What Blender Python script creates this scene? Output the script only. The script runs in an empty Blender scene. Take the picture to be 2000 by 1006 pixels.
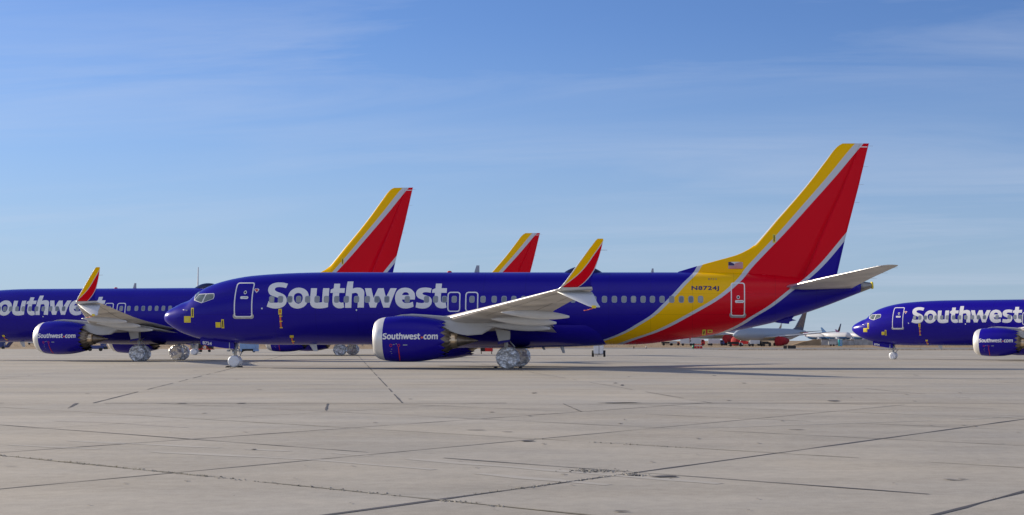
import bpy, bmesh, math, random
from mathutils import Vector, Matrix, noise
from mathutils.geometry import tessellate_polygon
random.seed(7)
R = math.radians
sc = bpy.context.scene
col = sc.collection

# ------------------------------------------------------------------ camera, sky, sun, exposure
F = 2900.0; PX = 1333.0; HY = 665.0; CH = 1.5         # focal length and principal point in 2000 px, camera height
D = 82.857                                            # distance of the nearest aircraft's centreline
X0 = -28.886
cd = bpy.data.cameras.new('camera'); cam = bpy.data.objects.new('camera', cd); col.objects.link(cam)
cam.location = (0, 0, CH); cam.rotation_euler = (R(90), 0, 0)
cd.sensor_width = 36; cd.lens = F / 2000 * 36
cd.shift_x = (1000 - PX) / 2000; cd.shift_y = (HY - 503) / 2000
cd.clip_start = 0.5; cd.clip_end = 20000
sc.camera = cam

SUN_AZ = 23.0; SUN_EL = 17.5
to_sun = Vector((-math.cos(R(SUN_AZ)) * math.cos(R(SUN_EL)), math.sin(R(SUN_AZ)) * math.cos(R(SUN_EL)), math.sin(R(SUN_EL))))
w = bpy.data.worlds.new('World'); sc.world = w; w.use_nodes = True
nt = w.node_tree; N = nt.nodes; L = nt.links
bg = N['Background']; bg.inputs[1].default_value = 0.085
sky = N.new('ShaderNodeTexSky'); sky.sky_type = 'NISHITA'; sky.sun_disc = False
sky.sun_elevation = R(SUN_EL); sky.sun_rotation = math.atan2(to_sun.x, to_sun.y)
sky.altitude = 700; sky.air_density = 1.0; sky.dust_density = 0.3; sky.ozone_density = 2.0
tcw = N.new('ShaderNodeTexCoord'); sp = N.new('ShaderNodeSeparateXYZ'); L.new(tcw.outputs['Generated'], sp.inputs[0])
def wm(op, a, b):
    m = N.new('ShaderNodeMath'); m.operation = op
    for i, q in enumerate((a, b)):
        if isinstance(q, (int, float)): m.inputs[i].default_value = q
        elif q is not None: L.new(q, m.inputs[i])
    return m.outputs[0]
zz = wm('ADD', wm('MAXIMUM', sp.outputs[2], 0.0), 0.12)
cx = wm('DIVIDE', sp.outputs[0], zz); cy = wm('DIVIDE', sp.outputs[1], zz)
cmb = N.new('ShaderNodeCombineXYZ'); L.new(wm('MULTIPLY', cx, 0.55), cmb.inputs[0]); L.new(wm('ADD', wm('MULTIPLY', cy, 1.7), wm('MULTIPLY', cx, 0.25)), cmb.inputs[1])
n1 = N.new('ShaderNodeTexNoise'); n1.inputs['Scale'].default_value = 1.1; n1.inputs['Detail'].default_value = 9; n1.inputs['Roughness'].default_value = 0.62; n1.inputs['Distortion'].default_value = 0.6
L.new(cmb.outputs[0], n1.inputs['Vector'])
n2 = N.new('ShaderNodeTexNoise'); n2.inputs['Scale'].default_value = 0.35; n2.inputs['Detail'].default_value = 2; L.new(cmb.outputs[0], n2.inputs['Vector'])
mr = N.new('ShaderNodeMapRange'); mr.inputs[1].default_value = 0.42; mr.inputs[2].default_value = 0.80; L.new(n1.outputs[0], mr.inputs[0])
mr2 = N.new('ShaderNodeMapRange'); mr2.inputs[1].default_value = 0.38; mr2.inputs[2].default_value = 0.62; L.new(n2.outputs[0], mr2.inputs[0])
cf = wm('MULTIPLY', wm('MULTIPLY', mr.outputs[0], mr2.outputs[0]), 0.62)
cf = wm('ADD', cf, 0.005)
mx = N.new('ShaderNodeMix'); mx.data_type = 'RGBA'; L.new(cf, mx.inputs[0]); mx.inputs[7].default_value = (4.6, 5.1, 6.2, 1)
tint = N.new('ShaderNodeMix'); tint.data_type = 'RGBA'; tint.blend_type = 'MULTIPLY'; tint.inputs[0].default_value = 1; L.new(sky.outputs[0], tint.inputs[6]); tint.inputs[7].default_value = (0.52, 0.66, 1.0, 1)
hz_ = N.new('ShaderNodeMapRange'); hz_.inputs[1].default_value = 0.0; hz_.inputs[2].default_value = 0.22; hz_.inputs[3].default_value = 0.62; hz_.inputs[4].default_value = 0.0; hz_.interpolation_type = 'SMOOTHSTEP'; L.new(sp.outputs[2], hz_.inputs[0])
hmix = N.new('ShaderNodeMix'); hmix.data_type = 'RGBA'; L.new(hz_.outputs[0], hmix.inputs[0]); L.new(tint.outputs[2], hmix.inputs[6]); hmix.inputs[7].default_value = (3.0, 3.9, 5.2, 1)
L.new(hmix.outputs[2], mx.inputs[6])
# bright unseen cloud bank added behind the camera to lift fill on shaded sides
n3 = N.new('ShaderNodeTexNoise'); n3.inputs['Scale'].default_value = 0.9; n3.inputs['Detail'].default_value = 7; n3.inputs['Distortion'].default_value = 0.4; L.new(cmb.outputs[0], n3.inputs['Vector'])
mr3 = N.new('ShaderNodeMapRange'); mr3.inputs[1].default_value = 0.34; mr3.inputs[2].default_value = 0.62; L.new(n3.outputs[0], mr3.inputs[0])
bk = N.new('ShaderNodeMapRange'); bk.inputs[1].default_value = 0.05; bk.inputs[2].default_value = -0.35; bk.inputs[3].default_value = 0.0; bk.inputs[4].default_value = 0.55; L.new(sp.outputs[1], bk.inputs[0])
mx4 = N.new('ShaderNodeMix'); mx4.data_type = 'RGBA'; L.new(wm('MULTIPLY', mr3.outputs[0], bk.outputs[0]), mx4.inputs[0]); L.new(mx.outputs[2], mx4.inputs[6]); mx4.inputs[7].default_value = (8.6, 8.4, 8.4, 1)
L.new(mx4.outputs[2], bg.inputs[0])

sd = bpy.data.lights.new('sun', 'SUN'); sd.energy = 4.8; sd.angle = R(0.5); sd.color = (1.0, 0.86, 0.66)
so = bpy.data.objects.new('sun', sd); col.objects.link(so); so.rotation_euler = to_sun.to_track_quat('Z', 'Y').to_euler()
sc.view_settings.view_transform = 'Standard'; sc.view_settings.look = 'None'; sc.view_settings.gamma = 1
sc.view_settings.exposure = 0.6; sc.view_settings.use_curve_mapping = False

# ------------------------------------------------------------------ materials
def mat(name, c, rough=0.5, metal=0.0, spec=0.5, coat=0.0, var=0.0, vscale=3.0, bump=0.0, bscale=20.0, bdist=0.02):
    m = bpy.data.materials.new(name); m.use_nodes = True
    t = m.node_tree; b = t.nodes['Principled BSDF']
    b.inputs['Base Color'].default_value = (*c, 1); b.inputs['Roughness'].default_value = rough
    b.inputs['Metallic'].default_value = metal; b.inputs['Specular IOR Level'].default_value = spec
    b.inputs['Coat Weight'].default_value = coat; b.inputs['Coat Roughness'].default_value = 0.06
    tc = t.nodes.new('ShaderNodeTexCoord')
    if var > 0:
        n = t.nodes.new('ShaderNodeTexNoise'); n.inputs['Scale'].default_value = vscale; n.inputs['Detail'].default_value = 6
        t.links.new(tc.outputs['Object'], n.inputs['Vector'])
        r = t.nodes.new('ShaderNodeMapRange'); r.inputs[1].default_value = 0.3; r.inputs[2].default_value = 0.7
        r.inputs[3].default_value = 1 - var; r.inputs[4].default_value = 1 + var; t.links.new(n.outputs[0], r.inputs[0])
        v = t.nodes.new('ShaderNodeVectorMath'); v.operation = 'SCALE'; v.inputs[0].default_value = c
        t.links.new(r.outputs[0], v.inputs['Scale']); t.links.new(v.outputs[0], b.inputs['Base Color'])
    if bump > 0:
        n = t.nodes.new('ShaderNodeTexNoise'); n.inputs['Scale'].default_value = bscale; n.inputs['Detail'].default_value = 4
        t.links.new(tc.outputs['Object'], n.inputs['Vector'])
        bp = t.nodes.new('ShaderNodeBump'); bp.inputs['Strength'].default_value = bump; bp.inputs['Distance'].default_value = bdist
        t.links.new(n.outputs[0], bp.inputs['Height']); t.links.new(bp.outputs[0], b.inputs['Normal'])
    return m

def crinkle(m, scale, dist):
    t = m.node_tree; b = t.nodes['Principled BSDF']; tc = t.nodes.new('ShaderNodeTexCoord')
    n = t.nodes.new('ShaderNodeTexNoise'); n.inputs['Scale'].default_value = 3; n.inputs['Detail'].default_value = 3; t.links.new(tc.outputs['Object'], n.inputs['Vector'])
    ad = t.nodes.new('ShaderNodeVectorMath'); ad.operation = 'MULTIPLY_ADD'; t.links.new(n.outputs[1], ad.inputs[0]); ad.inputs[1].default_value = (.25, .25, .25); t.links.new(tc.outputs['Object'], ad.inputs[2])
    out = None
    for sc_, w_ in ((scale, 1.0), (scale * 2.3, .30)):
        v = t.nodes.new('ShaderNodeTexVoronoi'); v.inputs['Scale'].default_value = sc_; t.links.new(ad.outputs[0], v.inputs['Vector'])
        mm = t.nodes.new('ShaderNodeMath'); mm.operation = 'MULTIPLY'; mm.inputs[1].default_value = w_; t.links.new(v.outputs['Distance'], mm.inputs[0])
        if out is None: out = mm.outputs[0]
        else:
            a_ = t.nodes.new('ShaderNodeMath'); a_.operation = 'ADD'; t.links.new(out, a_.inputs[0]); t.links.new(mm.outputs[0], a_.inputs[1]); out = a_.outputs[0]
    bp = t.nodes.new('ShaderNodeBump'); bp.inputs['Strength'].default_value = 1.0; bp.inputs['Distance'].default_value = dist
    t.links.new(out, bp.inputs['Height']); t.links.new(bp.outputs[0], b.inputs['Normal'])
BLUE = (0.013, 0.006, 0.295); YEL = (0.95, 0.53, 0.0); RED = (0.68, 0.0, 0.012); WHT = (0.57, 0.61, 0.67)
M = {}
M['blue'] = mat('blue_paint', BLUE, 0.24, 0, 0.2, 0.0, bump=0.12, bscale=1.1)
M['white'] = mat('white_paint', (0.66, 0.69, 0.73), 0.3)
M['letter'] = mat('lettering_paint', (0.80, 0.80, 0.80), 0.25, spec=0.4)
M['wing'] = mat('grey_wing_paint', (0.60, 0.57, 0.53), 0.40, var=0.22, vscale=0.9)
M['wing_pale'] = mat('pale_grey_fairing', (0.58, 0.59, 0.60), 0.35, var=0.04, vscale=2)
M['chrome'] = mat('polished_leading_edge', (0.62, 0.63, 0.65), 0.36, 1.0, bump=0.03, bscale=2)
M['lip'] = mat('satin_inlet_lip', (0.74, 0.735, 0.72), 0.38, 0.4)
M['hot'] = mat('heat_tinted_metal', (0.22, 0.185, 0.155), 0.38, 0.9, var=0.25, vscale=5)
M['ring'] = mat('bronze_nozzle_ring', (0.60, 0.47, 0.32), 0.3, 1.0, var=0.15, vscale=4)
M['dark'] = mat('dark_opening', (0.012, 0.012, 0.014), 0.7)
M['steel'] = mat('gear_steel', (0.42, 0.43, 0.44), 0.4, 0.5, var=0.2, vscale=14)
M['rubber'] = mat('black_rubber', (0.02, 0.02, 0.021), 0.8)
M['foil'] = mat('crinkled_foil', (0.93, 0.94, 0.96), 0.34, 0.5)
crinkle(M['foil'], 2.6, 0.20)
M['wrap'] = mat('white_wheel_wrap', (0.74, 0.77, 0.82), 0.34, 0.15, bump=0.6, bscale=9, bdist=0.06)
M['yellow'] = mat('yellow_tape', (0.78, 0.62, 0.04), 0.5, var=0.12, vscale=20)
M['red'] = mat('red_fabric', (0.55, 0.02, 0.02), 0.65, var=0.15, vscale=3)
M['orange'] = mat('orange_streamer', (0.75, 0.14, 0.06), 0.6)
M['winframe'] = mat('window_surround', (0.27, 0.31, 0.40), 0.4)
M['pane'] = mat('window_shade', (0.27, 0.29, 0.32), 0.25)
M['pane2'] = mat('window_shade_pale', (0.36, 0.37, 0.37), 0.3)
M['pane3'] = mat('window_shade_dim', (0.17, 0.20, 0.24), 0.2)
M['glass'] = mat('cockpit_glass', (0.12, 0.15, 0.155), 0.05, spec=0.9, var=0.4, vscale=3)
M['navy'] = mat('navy_lettering', (0.02, 0.014, 0.12), 0.4)
M['grey'] = mat('mid_grey_paint', (0.30, 0.34, 0.40), 0.4)
M['apu'] = mat('bare_metal_cone', (0.28, 0.27, 0.26), 0.4, 0.8, var=0.15)
M['gap'] = mat('shadowed_gap', (.07, .068, .065), .8)
M['teal'] = mat('teal_plastic', (0.03, 0.42, 0.45), 0.5)
M['cartblue'] = mat('pale_blue_cart_paint', (0.22, 0.36, 0.60), 0.45, var=0.08)
M['tugblue'] = mat('dark_blue_machine_paint', (0.03, 0.05, 0.20), 0.45)
M['black'] = mat('matt_black_board', (0.02, 0.021, 0.024), 0.7)
M['cover'] = mat('engine_cover_canvas', (0.34, 0.008, 0.014), .8, var=.2, vscale=1)
M['farwhite'] = mat('far_white_paint', (0.54, 0.56, 0.60), 0.4)
M['fargrey'] = mat('far_pale_blue_paint', (0.31, 0.36, 0.43), 0.4)
M['farwing'] = mat('far_wing_grey', (0.44, 0.44, 0.43), 0.5)
M['fardark'] = mat('far_dark_tail', (0.05, 0.055, 0.10), 0.4)
M['farblue'] = mat('far_blue_tail', (0.02, 0.11, 0.30), 0.4)
M['farpurple'] = mat('far_purple_tail', (0.14, 0.03, 0.17), 0.4)
M['tan'] = mat('tan_board', (0.42, 0.34, 0.24), 0.8, var=0.15)

def flag_mat():
    m = bpy.data.materials.new('flag_print'); m.use_nodes = True; t = m.node_tree; b = t.nodes['Principled BSDF']
    b.inputs['Roughness'].default_value = 0.4
    return m

# ------------------------------------------------------------------ small maths
def pchip(pts):
    xs = [p[0] for p in pts]; ys = [p[1] for p in pts]; n = len(xs)
    h = [xs[i + 1] - xs[i] for i in range(n - 1)]; d = [(ys[i + 1] - ys[i]) / h[i] for i in range(n - 1)]
    m = [d[0]] + [0] * (n - 2) + [d[-1]]
    for i in range(1, n - 1):
        if d[i - 1] * d[i] > 0:
            w1 = 2 * h[i] + h[i - 1]; w2 = h[i] + 2 * h[i - 1]
            m[i] = (w1 + w2) / (w1 / d[i - 1] + w2 / d[i])
    def f(x):
        if x <= xs[0]: return ys[0]
        if x >= xs[-1]: return ys[-1]
        lo, hi = 0, n - 1
        while hi - lo > 1:
            k = (lo + hi) // 2
            if xs[k] <= x: lo = k
            else: hi = k
        t = (x - xs[lo]) / h[lo]; a = h[lo]
        return ((2 * t**3 - 3 * t**2 + 1) * ys[lo] + (t**3 - 2 * t**2 + t) * a * m[lo] + (-2 * t**3 + 3 * t**2) * ys[lo + 1] + (t**3 - t**2) * a * m[lo + 1])
    return f

ztop = pchip([(0, 2.77), (.03, 2.91), (.10, 3.03), (.19, 3.13), (.34, 3.24), (.68, 3.42), (1.02, 3.59), (1.45, 3.75), (1.82, 4.08), (2.16, 4.32), (2.43, 4.48), (2.78, 4.63), (3.46, 4.84), (4.14, 4.99), (4.83, 5.10), (5.5, 5.16), (6.2, 5.21), (7.5, 5.27), (8.9, 5.30), (30.5, 5.30), (32.5, 5.26), (34.2, 5.14), (35.7, 4.99), (38.8, 4.81), (39.45, 4.72)])
zbot = pchip([(0, 2.77), (.03, 2.62), (.12, 2.51), (.34, 2.33), (.56, 2.18), (.9, 1.98), (1.42, 1.77), (2.0, 1.60), (2.78, 1.48), (3.6, 1.39), (4.2, 1.33), (5.0, 1.285), (6.5, 1.265), (26, 1.265), (27, 1.32), (28, 1.45), (30.8, 1.86), (32, 2.07), (33.1, 2.30), (34.1, 2.53), (35.4, 2.92), (36.7, 3.36), (38.8, 4.17), (39.45, 4.42)])
zmid = pchip([(0, 2.77), (1, 2.80), (2.5, 3.0), (5, 3.25), (7.5, 3.33), (26, 3.33), (28, 3.42), (32, 3.74), (35.4, 4.05), (38.8, 4.49), (39.45, 4.57)])
hw = pchip([(0, 0), (.03, .19), (.12, .38), (.34, .60), (.68, .81), (1.02, .99), (1.45, 1.17), (1.82, 1.29), (2.16, 1.39), (2.43, 1.46), (2.78, 1.54), (3.46, 1.66), (4.14, 1.75), (4.83, 1.81), (5.5, 1.85), (6.2, 1.87), (7.5, 1.88), (25, 1.88), (28, 1.82), (30.8, 1.62), (32, 1.50), (33.1, 1.36), (34.1, 1.22), (35.4, 1.0), (36.7, .76), (38.8, .33), (39.45, .18)])

def fus_v(u, z):                                       # |v| of the fuselage skin at station u, height z
    zc = zmid(u); h = (ztop(u) - zc) if z > zc else (zc - zbot(u))
    q = (z - zc) / max(h, 1e-6)
    return hw(u) * math.sqrt(max(0.0, 1 - q * q))

def P2(px, py, surf=fus_v, v0=None):                   # a measured point of the nearest aircraft -> (u, z) on its skin
    v = -1.8 if v0 is None else v0
    for _ in range(8):
        s = F / (D + v); u = (px - PX) / s - X0; z = CH + (HY - py) / s
        if v0 is None: v = -surf(u, z)
    return u, z

def PV(px, py, v): return P2(px, py, v0=v)

# ------------------------------------------------------------------ mesh helpers
def link(name, bm, material, parent=None, smooth=False, label=None):
    me = bpy.data.meshes.new(name)
    bmesh.ops.recalc_face_normals(bm, faces=bm.faces)
    bm.to_mesh(me); bm.free()
    mats = material if isinstance(material, (list, tuple)) else [material]
    for m in mats: me.materials.append(m)
    if smooth:
        for p in me.polygons: p.use_smooth = True
    o = bpy.data.objects.new(name, me); col.objects.link(o)
    if parent: o.parent = parent
    if label: o['label'] = label
    return o

def empty(name, loc=(0, 0, 0), rz=0.0, label=None, cat=None, group=None):
    o = bpy.data.objects.new(name, None); col.objects.link(o); o.location = loc; o.rotation_euler = (0, 0, rz); o.empty_display_size = 0.3
    if label: o['label'] = label
    if cat: o['category'] = cat
    if group: o['group'] = group
    return o

def tag(o, label=None, cat=None, group=None, kind=None):
    if label: o['label'] = label
    if cat: o['category'] = cat
    if group: o['group'] = group
    if kind: o['kind'] = kind
    return o

def copy_tree(o, parent=None, skip=()):
    c = o.copy(); col.objects.link(c)
    if parent: c.parent = parent
    for ch in list(o.children):
        if ch.name.split('.')[0] in skip: continue
        copy_tree(ch, c, skip)
    return c

def box(bm, x0, x1, y0, y1, z0, z1, mi=0, bev=0.0):
    vs = [bm.verts.new((x, y, z)) for x in (x0, x1) for y in (y0, y1) for z in (z0, z1)]
    fs = []
    for q in ((0, 1, 3, 2), (4, 6, 7, 5), (0, 4, 5, 1), (2, 3, 7, 6), (0, 2, 6, 4), (1, 5, 7, 3)):
        f = bm.faces.new([vs[i] for i in q]); f.material_index = mi; fs.append(f)
    if bev > 0:
        es = list({e for f in fs for e in f.edges})
        r = bmesh.ops.bevel(bm, geom=es, offset=bev, segments=2, affect='EDGES')
        for f in r['faces']: f.material_index = mi
    return vs

def tube(bm, a, b, r0, r1=None, n=12, mi=0, cap=True):
    a = Vector(a); b = Vector(b); r1 = r0 if r1 is None else r1
    d = (b - a).normalized(); q = d.to_track_quat('Z', 'Y')
    ra = [bm.verts.new(a + q @ Vector((math.cos(t) * r0, math.sin(t) * r0, 0))) for t in [2 * math.pi * i / n for i in range(n)]]
    rb = [bm.verts.new(b + q @ Vector((math.cos(t) * r1, math.sin(t) * r1, 0))) for t in [2 * math.pi * i / n for i in range(n)]]
    for i in range(n):
        f = bm.faces.new((ra[i], ra[(i + 1) % n], rb[(i + 1) % n], rb[i])); f.material_index = mi; f.smooth = True
    if cap:
        bm.faces.new(list(reversed(ra))).material_index = mi; bm.faces.new(rb).material_index = mi

def revolve(bm, prof, v0, zc, n=96, mi=0, du=None):
    rows = []
    for k, (u, r) in enumerate(prof):
        row = []
        for i in range(n):
            t = 2 * math.pi * i / n
            uu = u + (du(k, i) if du else 0)
            row.append(bm.verts.new((uu, v0 + r * math.cos(t), zc + r * math.sin(t))))
        rows.append(row)
    for a, b in zip(rows, rows[1:]):
        for i in range(n):
            f = bm.faces.new((a[i], b[i], b[(i + 1) % n], a[(i + 1) % n])); f.material_index = mi; f.smooth = True
    return rows

def prism(bm, pts, w0, w1, axis='y', mi=0):            # outline in (x, z) pushed through y from w0 to w1
    a = [bm.verts.new((x, w0, z)) for x, z in pts]; b = [bm.verts.new((x, w1, z)) for x, z in pts]
    n = len(pts)
    bm.faces.new(a).material_index = mi; bm.faces.new(list(reversed(b))).material_index = mi
    for i in range(n):
        bm.faces.new((a[i], b[i], b[(i + 1) % n], a[(i + 1) % n])).material_index = mi

def airfoil(n=16, t=0.12, camber=0.015):
    up, lo = [], []
    for i in range(n + 1):
        x = 0.5 * (1 - math.cos(math.pi * i / n))
        y = 5 * t * (0.2969 * math.sqrt(x) - 0.126 * x - 0.3516 * x * x + 0.2843 * x**3 - 0.1030 * x**4)
        c = camber * 4 * x * (1 - x)
        up.append((x, c + y)); lo.append((x, c - y))
    return list(reversed(lo)) + up[1:]                 # TE(lower) -> LE -> TE(upper)

def loft(bm, stations, side=1, nle=0.07, cap=True, n=16, smooth=True):
    """stations: v, u_le, chord, z_le, t/c, cant(deg), twist(deg). material 1 on the leading edge"""
    rows = []
    for (v, ule, c, z, t, cant, tw) in stations:
        row = []
        for (x, y) in airfoil(n, t):
            ca = math.radians(cant); xx = x * c; yy = y * c - math.tan(math.radians(tw)) * xx
            row.append(bm.verts.new((ule + xx, side * (v - math.sin(ca) * yy), z + math.cos(ca) * yy)))
        rows.append(row)
    prof = airfoil(n, 0.1)
    m = len(prof)
    for a, b in zip(rows, rows[1:]):
        for i in range(m - 1):
            vs = (a[i], a[i + 1], b[i + 1], b[i])
            f = bm.faces.new(vs if side > 0 else tuple(reversed(vs))); f.smooth = smooth
            if max(prof[i][0], prof[i + 1][0]) < nle: f.material_index = 1
        vs = (a[m - 1], a[0], b[0], b[m - 1]); bm.faces.new(vs)
    if cap:
        bm.faces.new(rows[0]); bm.faces.new(rows[-1])
    return rows

# decals: outlines in (u, z) laid onto a skin
def smooth_loop(pts, sub=5):
    """pts: (x, y) or (x, y, 'c') for a corner; closed"""
    n = len(pts); out = []
    for i in range(n):
        p0, p1, p2, p3 = pts[i - 1], pts[i], pts[(i + 1) % n], pts[(i + 2) % n]
        c1 = len(p1) > 2; c2 = len(p2) > 2
        P1 = Vector(p1[:2]); P2_ = Vector(p2[:2])
        out.append(P1[:])
        if c1 and c2: continue
        d = P2_ - P1
        T1 = (P2_ - Vector(p0[:2])) * 0.5; T2 = (Vector(p3[:2]) - P1) * 0.5
        ln = d.length
        if not c1 and T1.length > 1e-9: T1 = T1.normalized() * ln
        if not c2 and T2.length > 1e-9: T2 = T2.normalized() * ln
        if c1: T1 = d * 1.5 - T2 * 0.5
        if c2: T2 = d * 1.5 - T1 * 0.5
        for k in range(1, sub):
            t = k / sub
            q = (2 * t**3 - 3 * t**2 + 1) * P1 + (t**3 - 2 * t**2 + t) * T1 + (-2 * t**3 + 3 * t**2) * P2_ + (t**3 - t**2) * T2
            out.append(q[:])
    return out

def rrect(x0, x1, y0, y1, r, n=5):
    pts = []
    for cx_, cy_, a0 in ((x1 - r, y1 - r, 0), (x0 + r, y1 - r, 90), (x0 + r, y0 + r, 180), (x1 - r, y0 + r, 270)):
        for k in range(n + 1):
            a = math.radians(a0 + 90 * k / n); pts.append((cx_ + r * math.cos(a), cy_ + r * math.sin(a)))
    return pts

def flat(bm, loops, mi=0):
    vv = [[Vector((x, y, 0)) for x, y in lp] for lp in loops]
    allv = [bm.verts.new(p) for lp in vv for p in lp]
    for tri in tessellate_polygon(vv):
        try: bm.faces.new([allv[i] for i in tri]).material_index = mi
        except ValueError: pass

def wrap(bm, surf, off=0.005, step=0.09, v0=0.0, side=-1, cut_u=True):
    """bm holds (u, z, 0) faces: slice them finely and lay them on the skin"""
    if surf:
        xs = [v.co.x for v in bm.verts]; ys = [v.co.y for v in bm.verts]
        y = math.floor(min(ys) / step) * step + step
        while y < max(ys):
            bmesh.ops.bisect_plane(bm, geom=bm.verts[:] + bm.edges[:] + bm.faces[:], plane_co=(0, y, 0), plane_no=(0, 1, 0)); y += step
        if cut_u:
            st = step * 2.5; x = math.floor(min(xs) / st) * st + st
            while x < max(xs):
                bmesh.ops.bisect_plane(bm, geom=bm.verts[:] + bm.edges[:] + bm.faces[:], plane_co=(x, 0, 0), plane_no=(1, 0, 0)); x += st
    for v in bm.verts:
        u, z = v.co.x, v.co.y
        if surf:
            e = 0.01; r = surf(u, z)
            dz = (surf(u, z + e) - surf(u, z - e)) / (2 * e); du = (surf(u + e, z) - surf(u - e, z)) / (2 * e)
            nn = Vector((-du, 1, -dz)).normalized()
            v.co = (u + nn.x * off, v0 + side * (r + nn.y * off), z + nn.z * off)
        else: v.co = (u, v0 + side * off, z)
    for f in bm.faces:
        f.normal_update()
        if f.normal.y * side < 0: f.normal_flip()
        f.smooth = True

def decal(name, loops, material, parent, surf=fus_v, off=0.005, v0=0.0, step=0.09, label=None, extra=None):
    bm = bmesh.new(); flat(bm, loops)
    if extra:
        for mi, lps in extra: flat(bm, lps, mi)
    wrap(bm, surf, off, step, v0)
    me = bpy.data.meshes.new(name); bm.to_mesh(me); bm.free()
    for m in (material if isinstance(material, (list, tuple)) else [material]): me.materials.append(m)
    o = bpy.data.objects.new(name, me); col.objects.link(o); o.parent = parent
    if label: o['label'] = label
    return o

# ------------------------------------------------------------------ livery material: curved bands of paint
def livery(name, curves, colors, wid, u0, du, zmax, base_rough=0.16, seams=True):
    """curves: list of [(u, z)...] boundary centre lines; colours between them; a pale line of half-width wid(z) on each"""
    m = bpy.data.materials.new(name); m.use_nodes = True; t = m.node_tree; b = t.nodes['Principled BSDF']
    b.inputs['Roughness'].default_value = base_rough; b.inputs['Specular IOR Level'].default_value = 0.22 if seams else 0.1
    tc = t.nodes.new('ShaderNodeTexCoord'); s = t.nodes.new('ShaderNodeSeparateXYZ'); t.links.new(tc.outputs['Object'], s.inputs[0])
    def mt(op, a, b_):
        n = t.nodes.new('ShaderNodeMath'); n.operation = op
        for i, q in enumerate((a, b_)):
            if isinstance(q, (int, float)): n.inputs[i].default_value = q
            elif q is not None: t.links.new(q, n.inputs[i])
        return n.outputs[0]
    zn = mt('DIVIDE', s.outputs[2], zmax)
    colr = None; cur = (*colors[0], 1)
    ds = []
    for k, cv in enumerate(curves):
        fc = t.nodes.new('ShaderNodeFloatCurve'); t.links.new(zn, fc.inputs[1])
        cvp = sorted(cv, key=lambda p: p[1]); c = fc.mapping.curves[0]
        fc.mapping.use_clip = False
        pts = [((z / zmax), (u - u0) / du) for u, z in cvp]
        c.points[0].location = pts[0]; c.points[1].location = pts[-1]
        for p in pts[1:-1]: c.points.new(*p)
        fc.mapping.extend = 'EXTRAPOLATED'; fc.mapping.update()
        ub = mt('ADD', mt('MULTIPLY', fc.outputs[0], du), u0)
        d = mt('SUBTRACT', s.outputs[0], ub); ds.append(d)
        g = mt('GREATER_THAN', d, 0.0)
        mx = t.nodes.new('ShaderNodeMix'); mx.data_type = 'RGBA'; t.links.new(g, mx.inputs[0])
        if colr is None: mx.inputs[6].default_value = cur
        else: t.links.new(colr, mx.inputs[6])
        mx.inputs[7].default_value = (*colors[k + 1], 1); colr = mx.outputs[2]
    for k, d in enumerate(ds):
        r = t.nodes.new('ShaderNodeMapRange'); t.links.new(s.outputs[2], r.inputs[0])
        z0, w0, z1, w1 = wid[k]
        r.inputs[1].default_value = z0; r.inputs[3].default_value = w0; r.inputs[2].default_value = z1; r.inputs[4].default_value = w1
        g = mt('LESS_THAN', mt('SUBTRACT', mt('ABSOLUTE', d, None), r.outputs[0]), 0.0)
        mx = t.nodes.new('ShaderNodeMix'); mx.data_type = 'RGBA'; t.links.new(g, mx.inputs[0]); t.links.new(colr, mx.inputs[6])
        mx.inputs[7].default_value = (*WHT, 1); colr = mx.outputs[2]
    if seams:
        def line(src, period, half, ph):
            f = mt('FRACT', mt('ADD', mt('DIVIDE', src, period), ph), None)
            return mt('LESS_THAN', f, 2 * half / period)
        ln = mt('MAXIMUM', line(s.outputs[0], 2.286, .009, .13), mt('MULTIPLY', line(s.outputs[2], 1.13, .008, .42), mt('LESS_THAN', s.outputs[2], 5.0)))
        gn = t.nodes.new('ShaderNodeTexNoise'); gn.inputs['Scale'].default_value = 1.0; gn.inputs['Detail'].default_value = 6
        mp = t.nodes.new('ShaderNodeMapping'); mp.inputs['Scale'].default_value = (.5, 1, 2.2); t.links.new(tc.outputs['Object'], mp.inputs[0]); t.links.new(mp.outputs[0], gn.inputs['Vector'])
        k_ = mt('SUBTRACT', mt('ADD', .93, mt('MULTIPLY', gn.outputs[0], .14)), mt('MULTIPLY', ln, .30))
        vs = t.nodes.new('ShaderNodeVectorMath'); vs.operation = 'SCALE'; t.links.new(colr, vs.inputs[0]); t.links.new(k_, vs.inputs['Scale']); colr = vs.outputs[0]
        t.links.new(mt('ADD', .18, mt('MULTIPLY', gn.outputs[0], .14)), b.inputs['Roughness'])
    t.links.new(colr, b.inputs['Base Color'])
    n = t.nodes.new('ShaderNodeTexNoise'); n.inputs['Scale'].default_value = 1.3; n.inputs['Detail'].default_value = 3; t.links.new(tc.outputs['Object'], n.inputs['Vector'])
    bp = t.nodes.new('ShaderNodeBump'); bp.inputs['Strength'].default_value = 0.12; bp.inputs['Distance'].default_value = 0.02
    t.links.new(n.outputs[0], bp.inputs['Height']); t.links.new(bp.outputs[0], b.inputs['Normal'])
    return m

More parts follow.
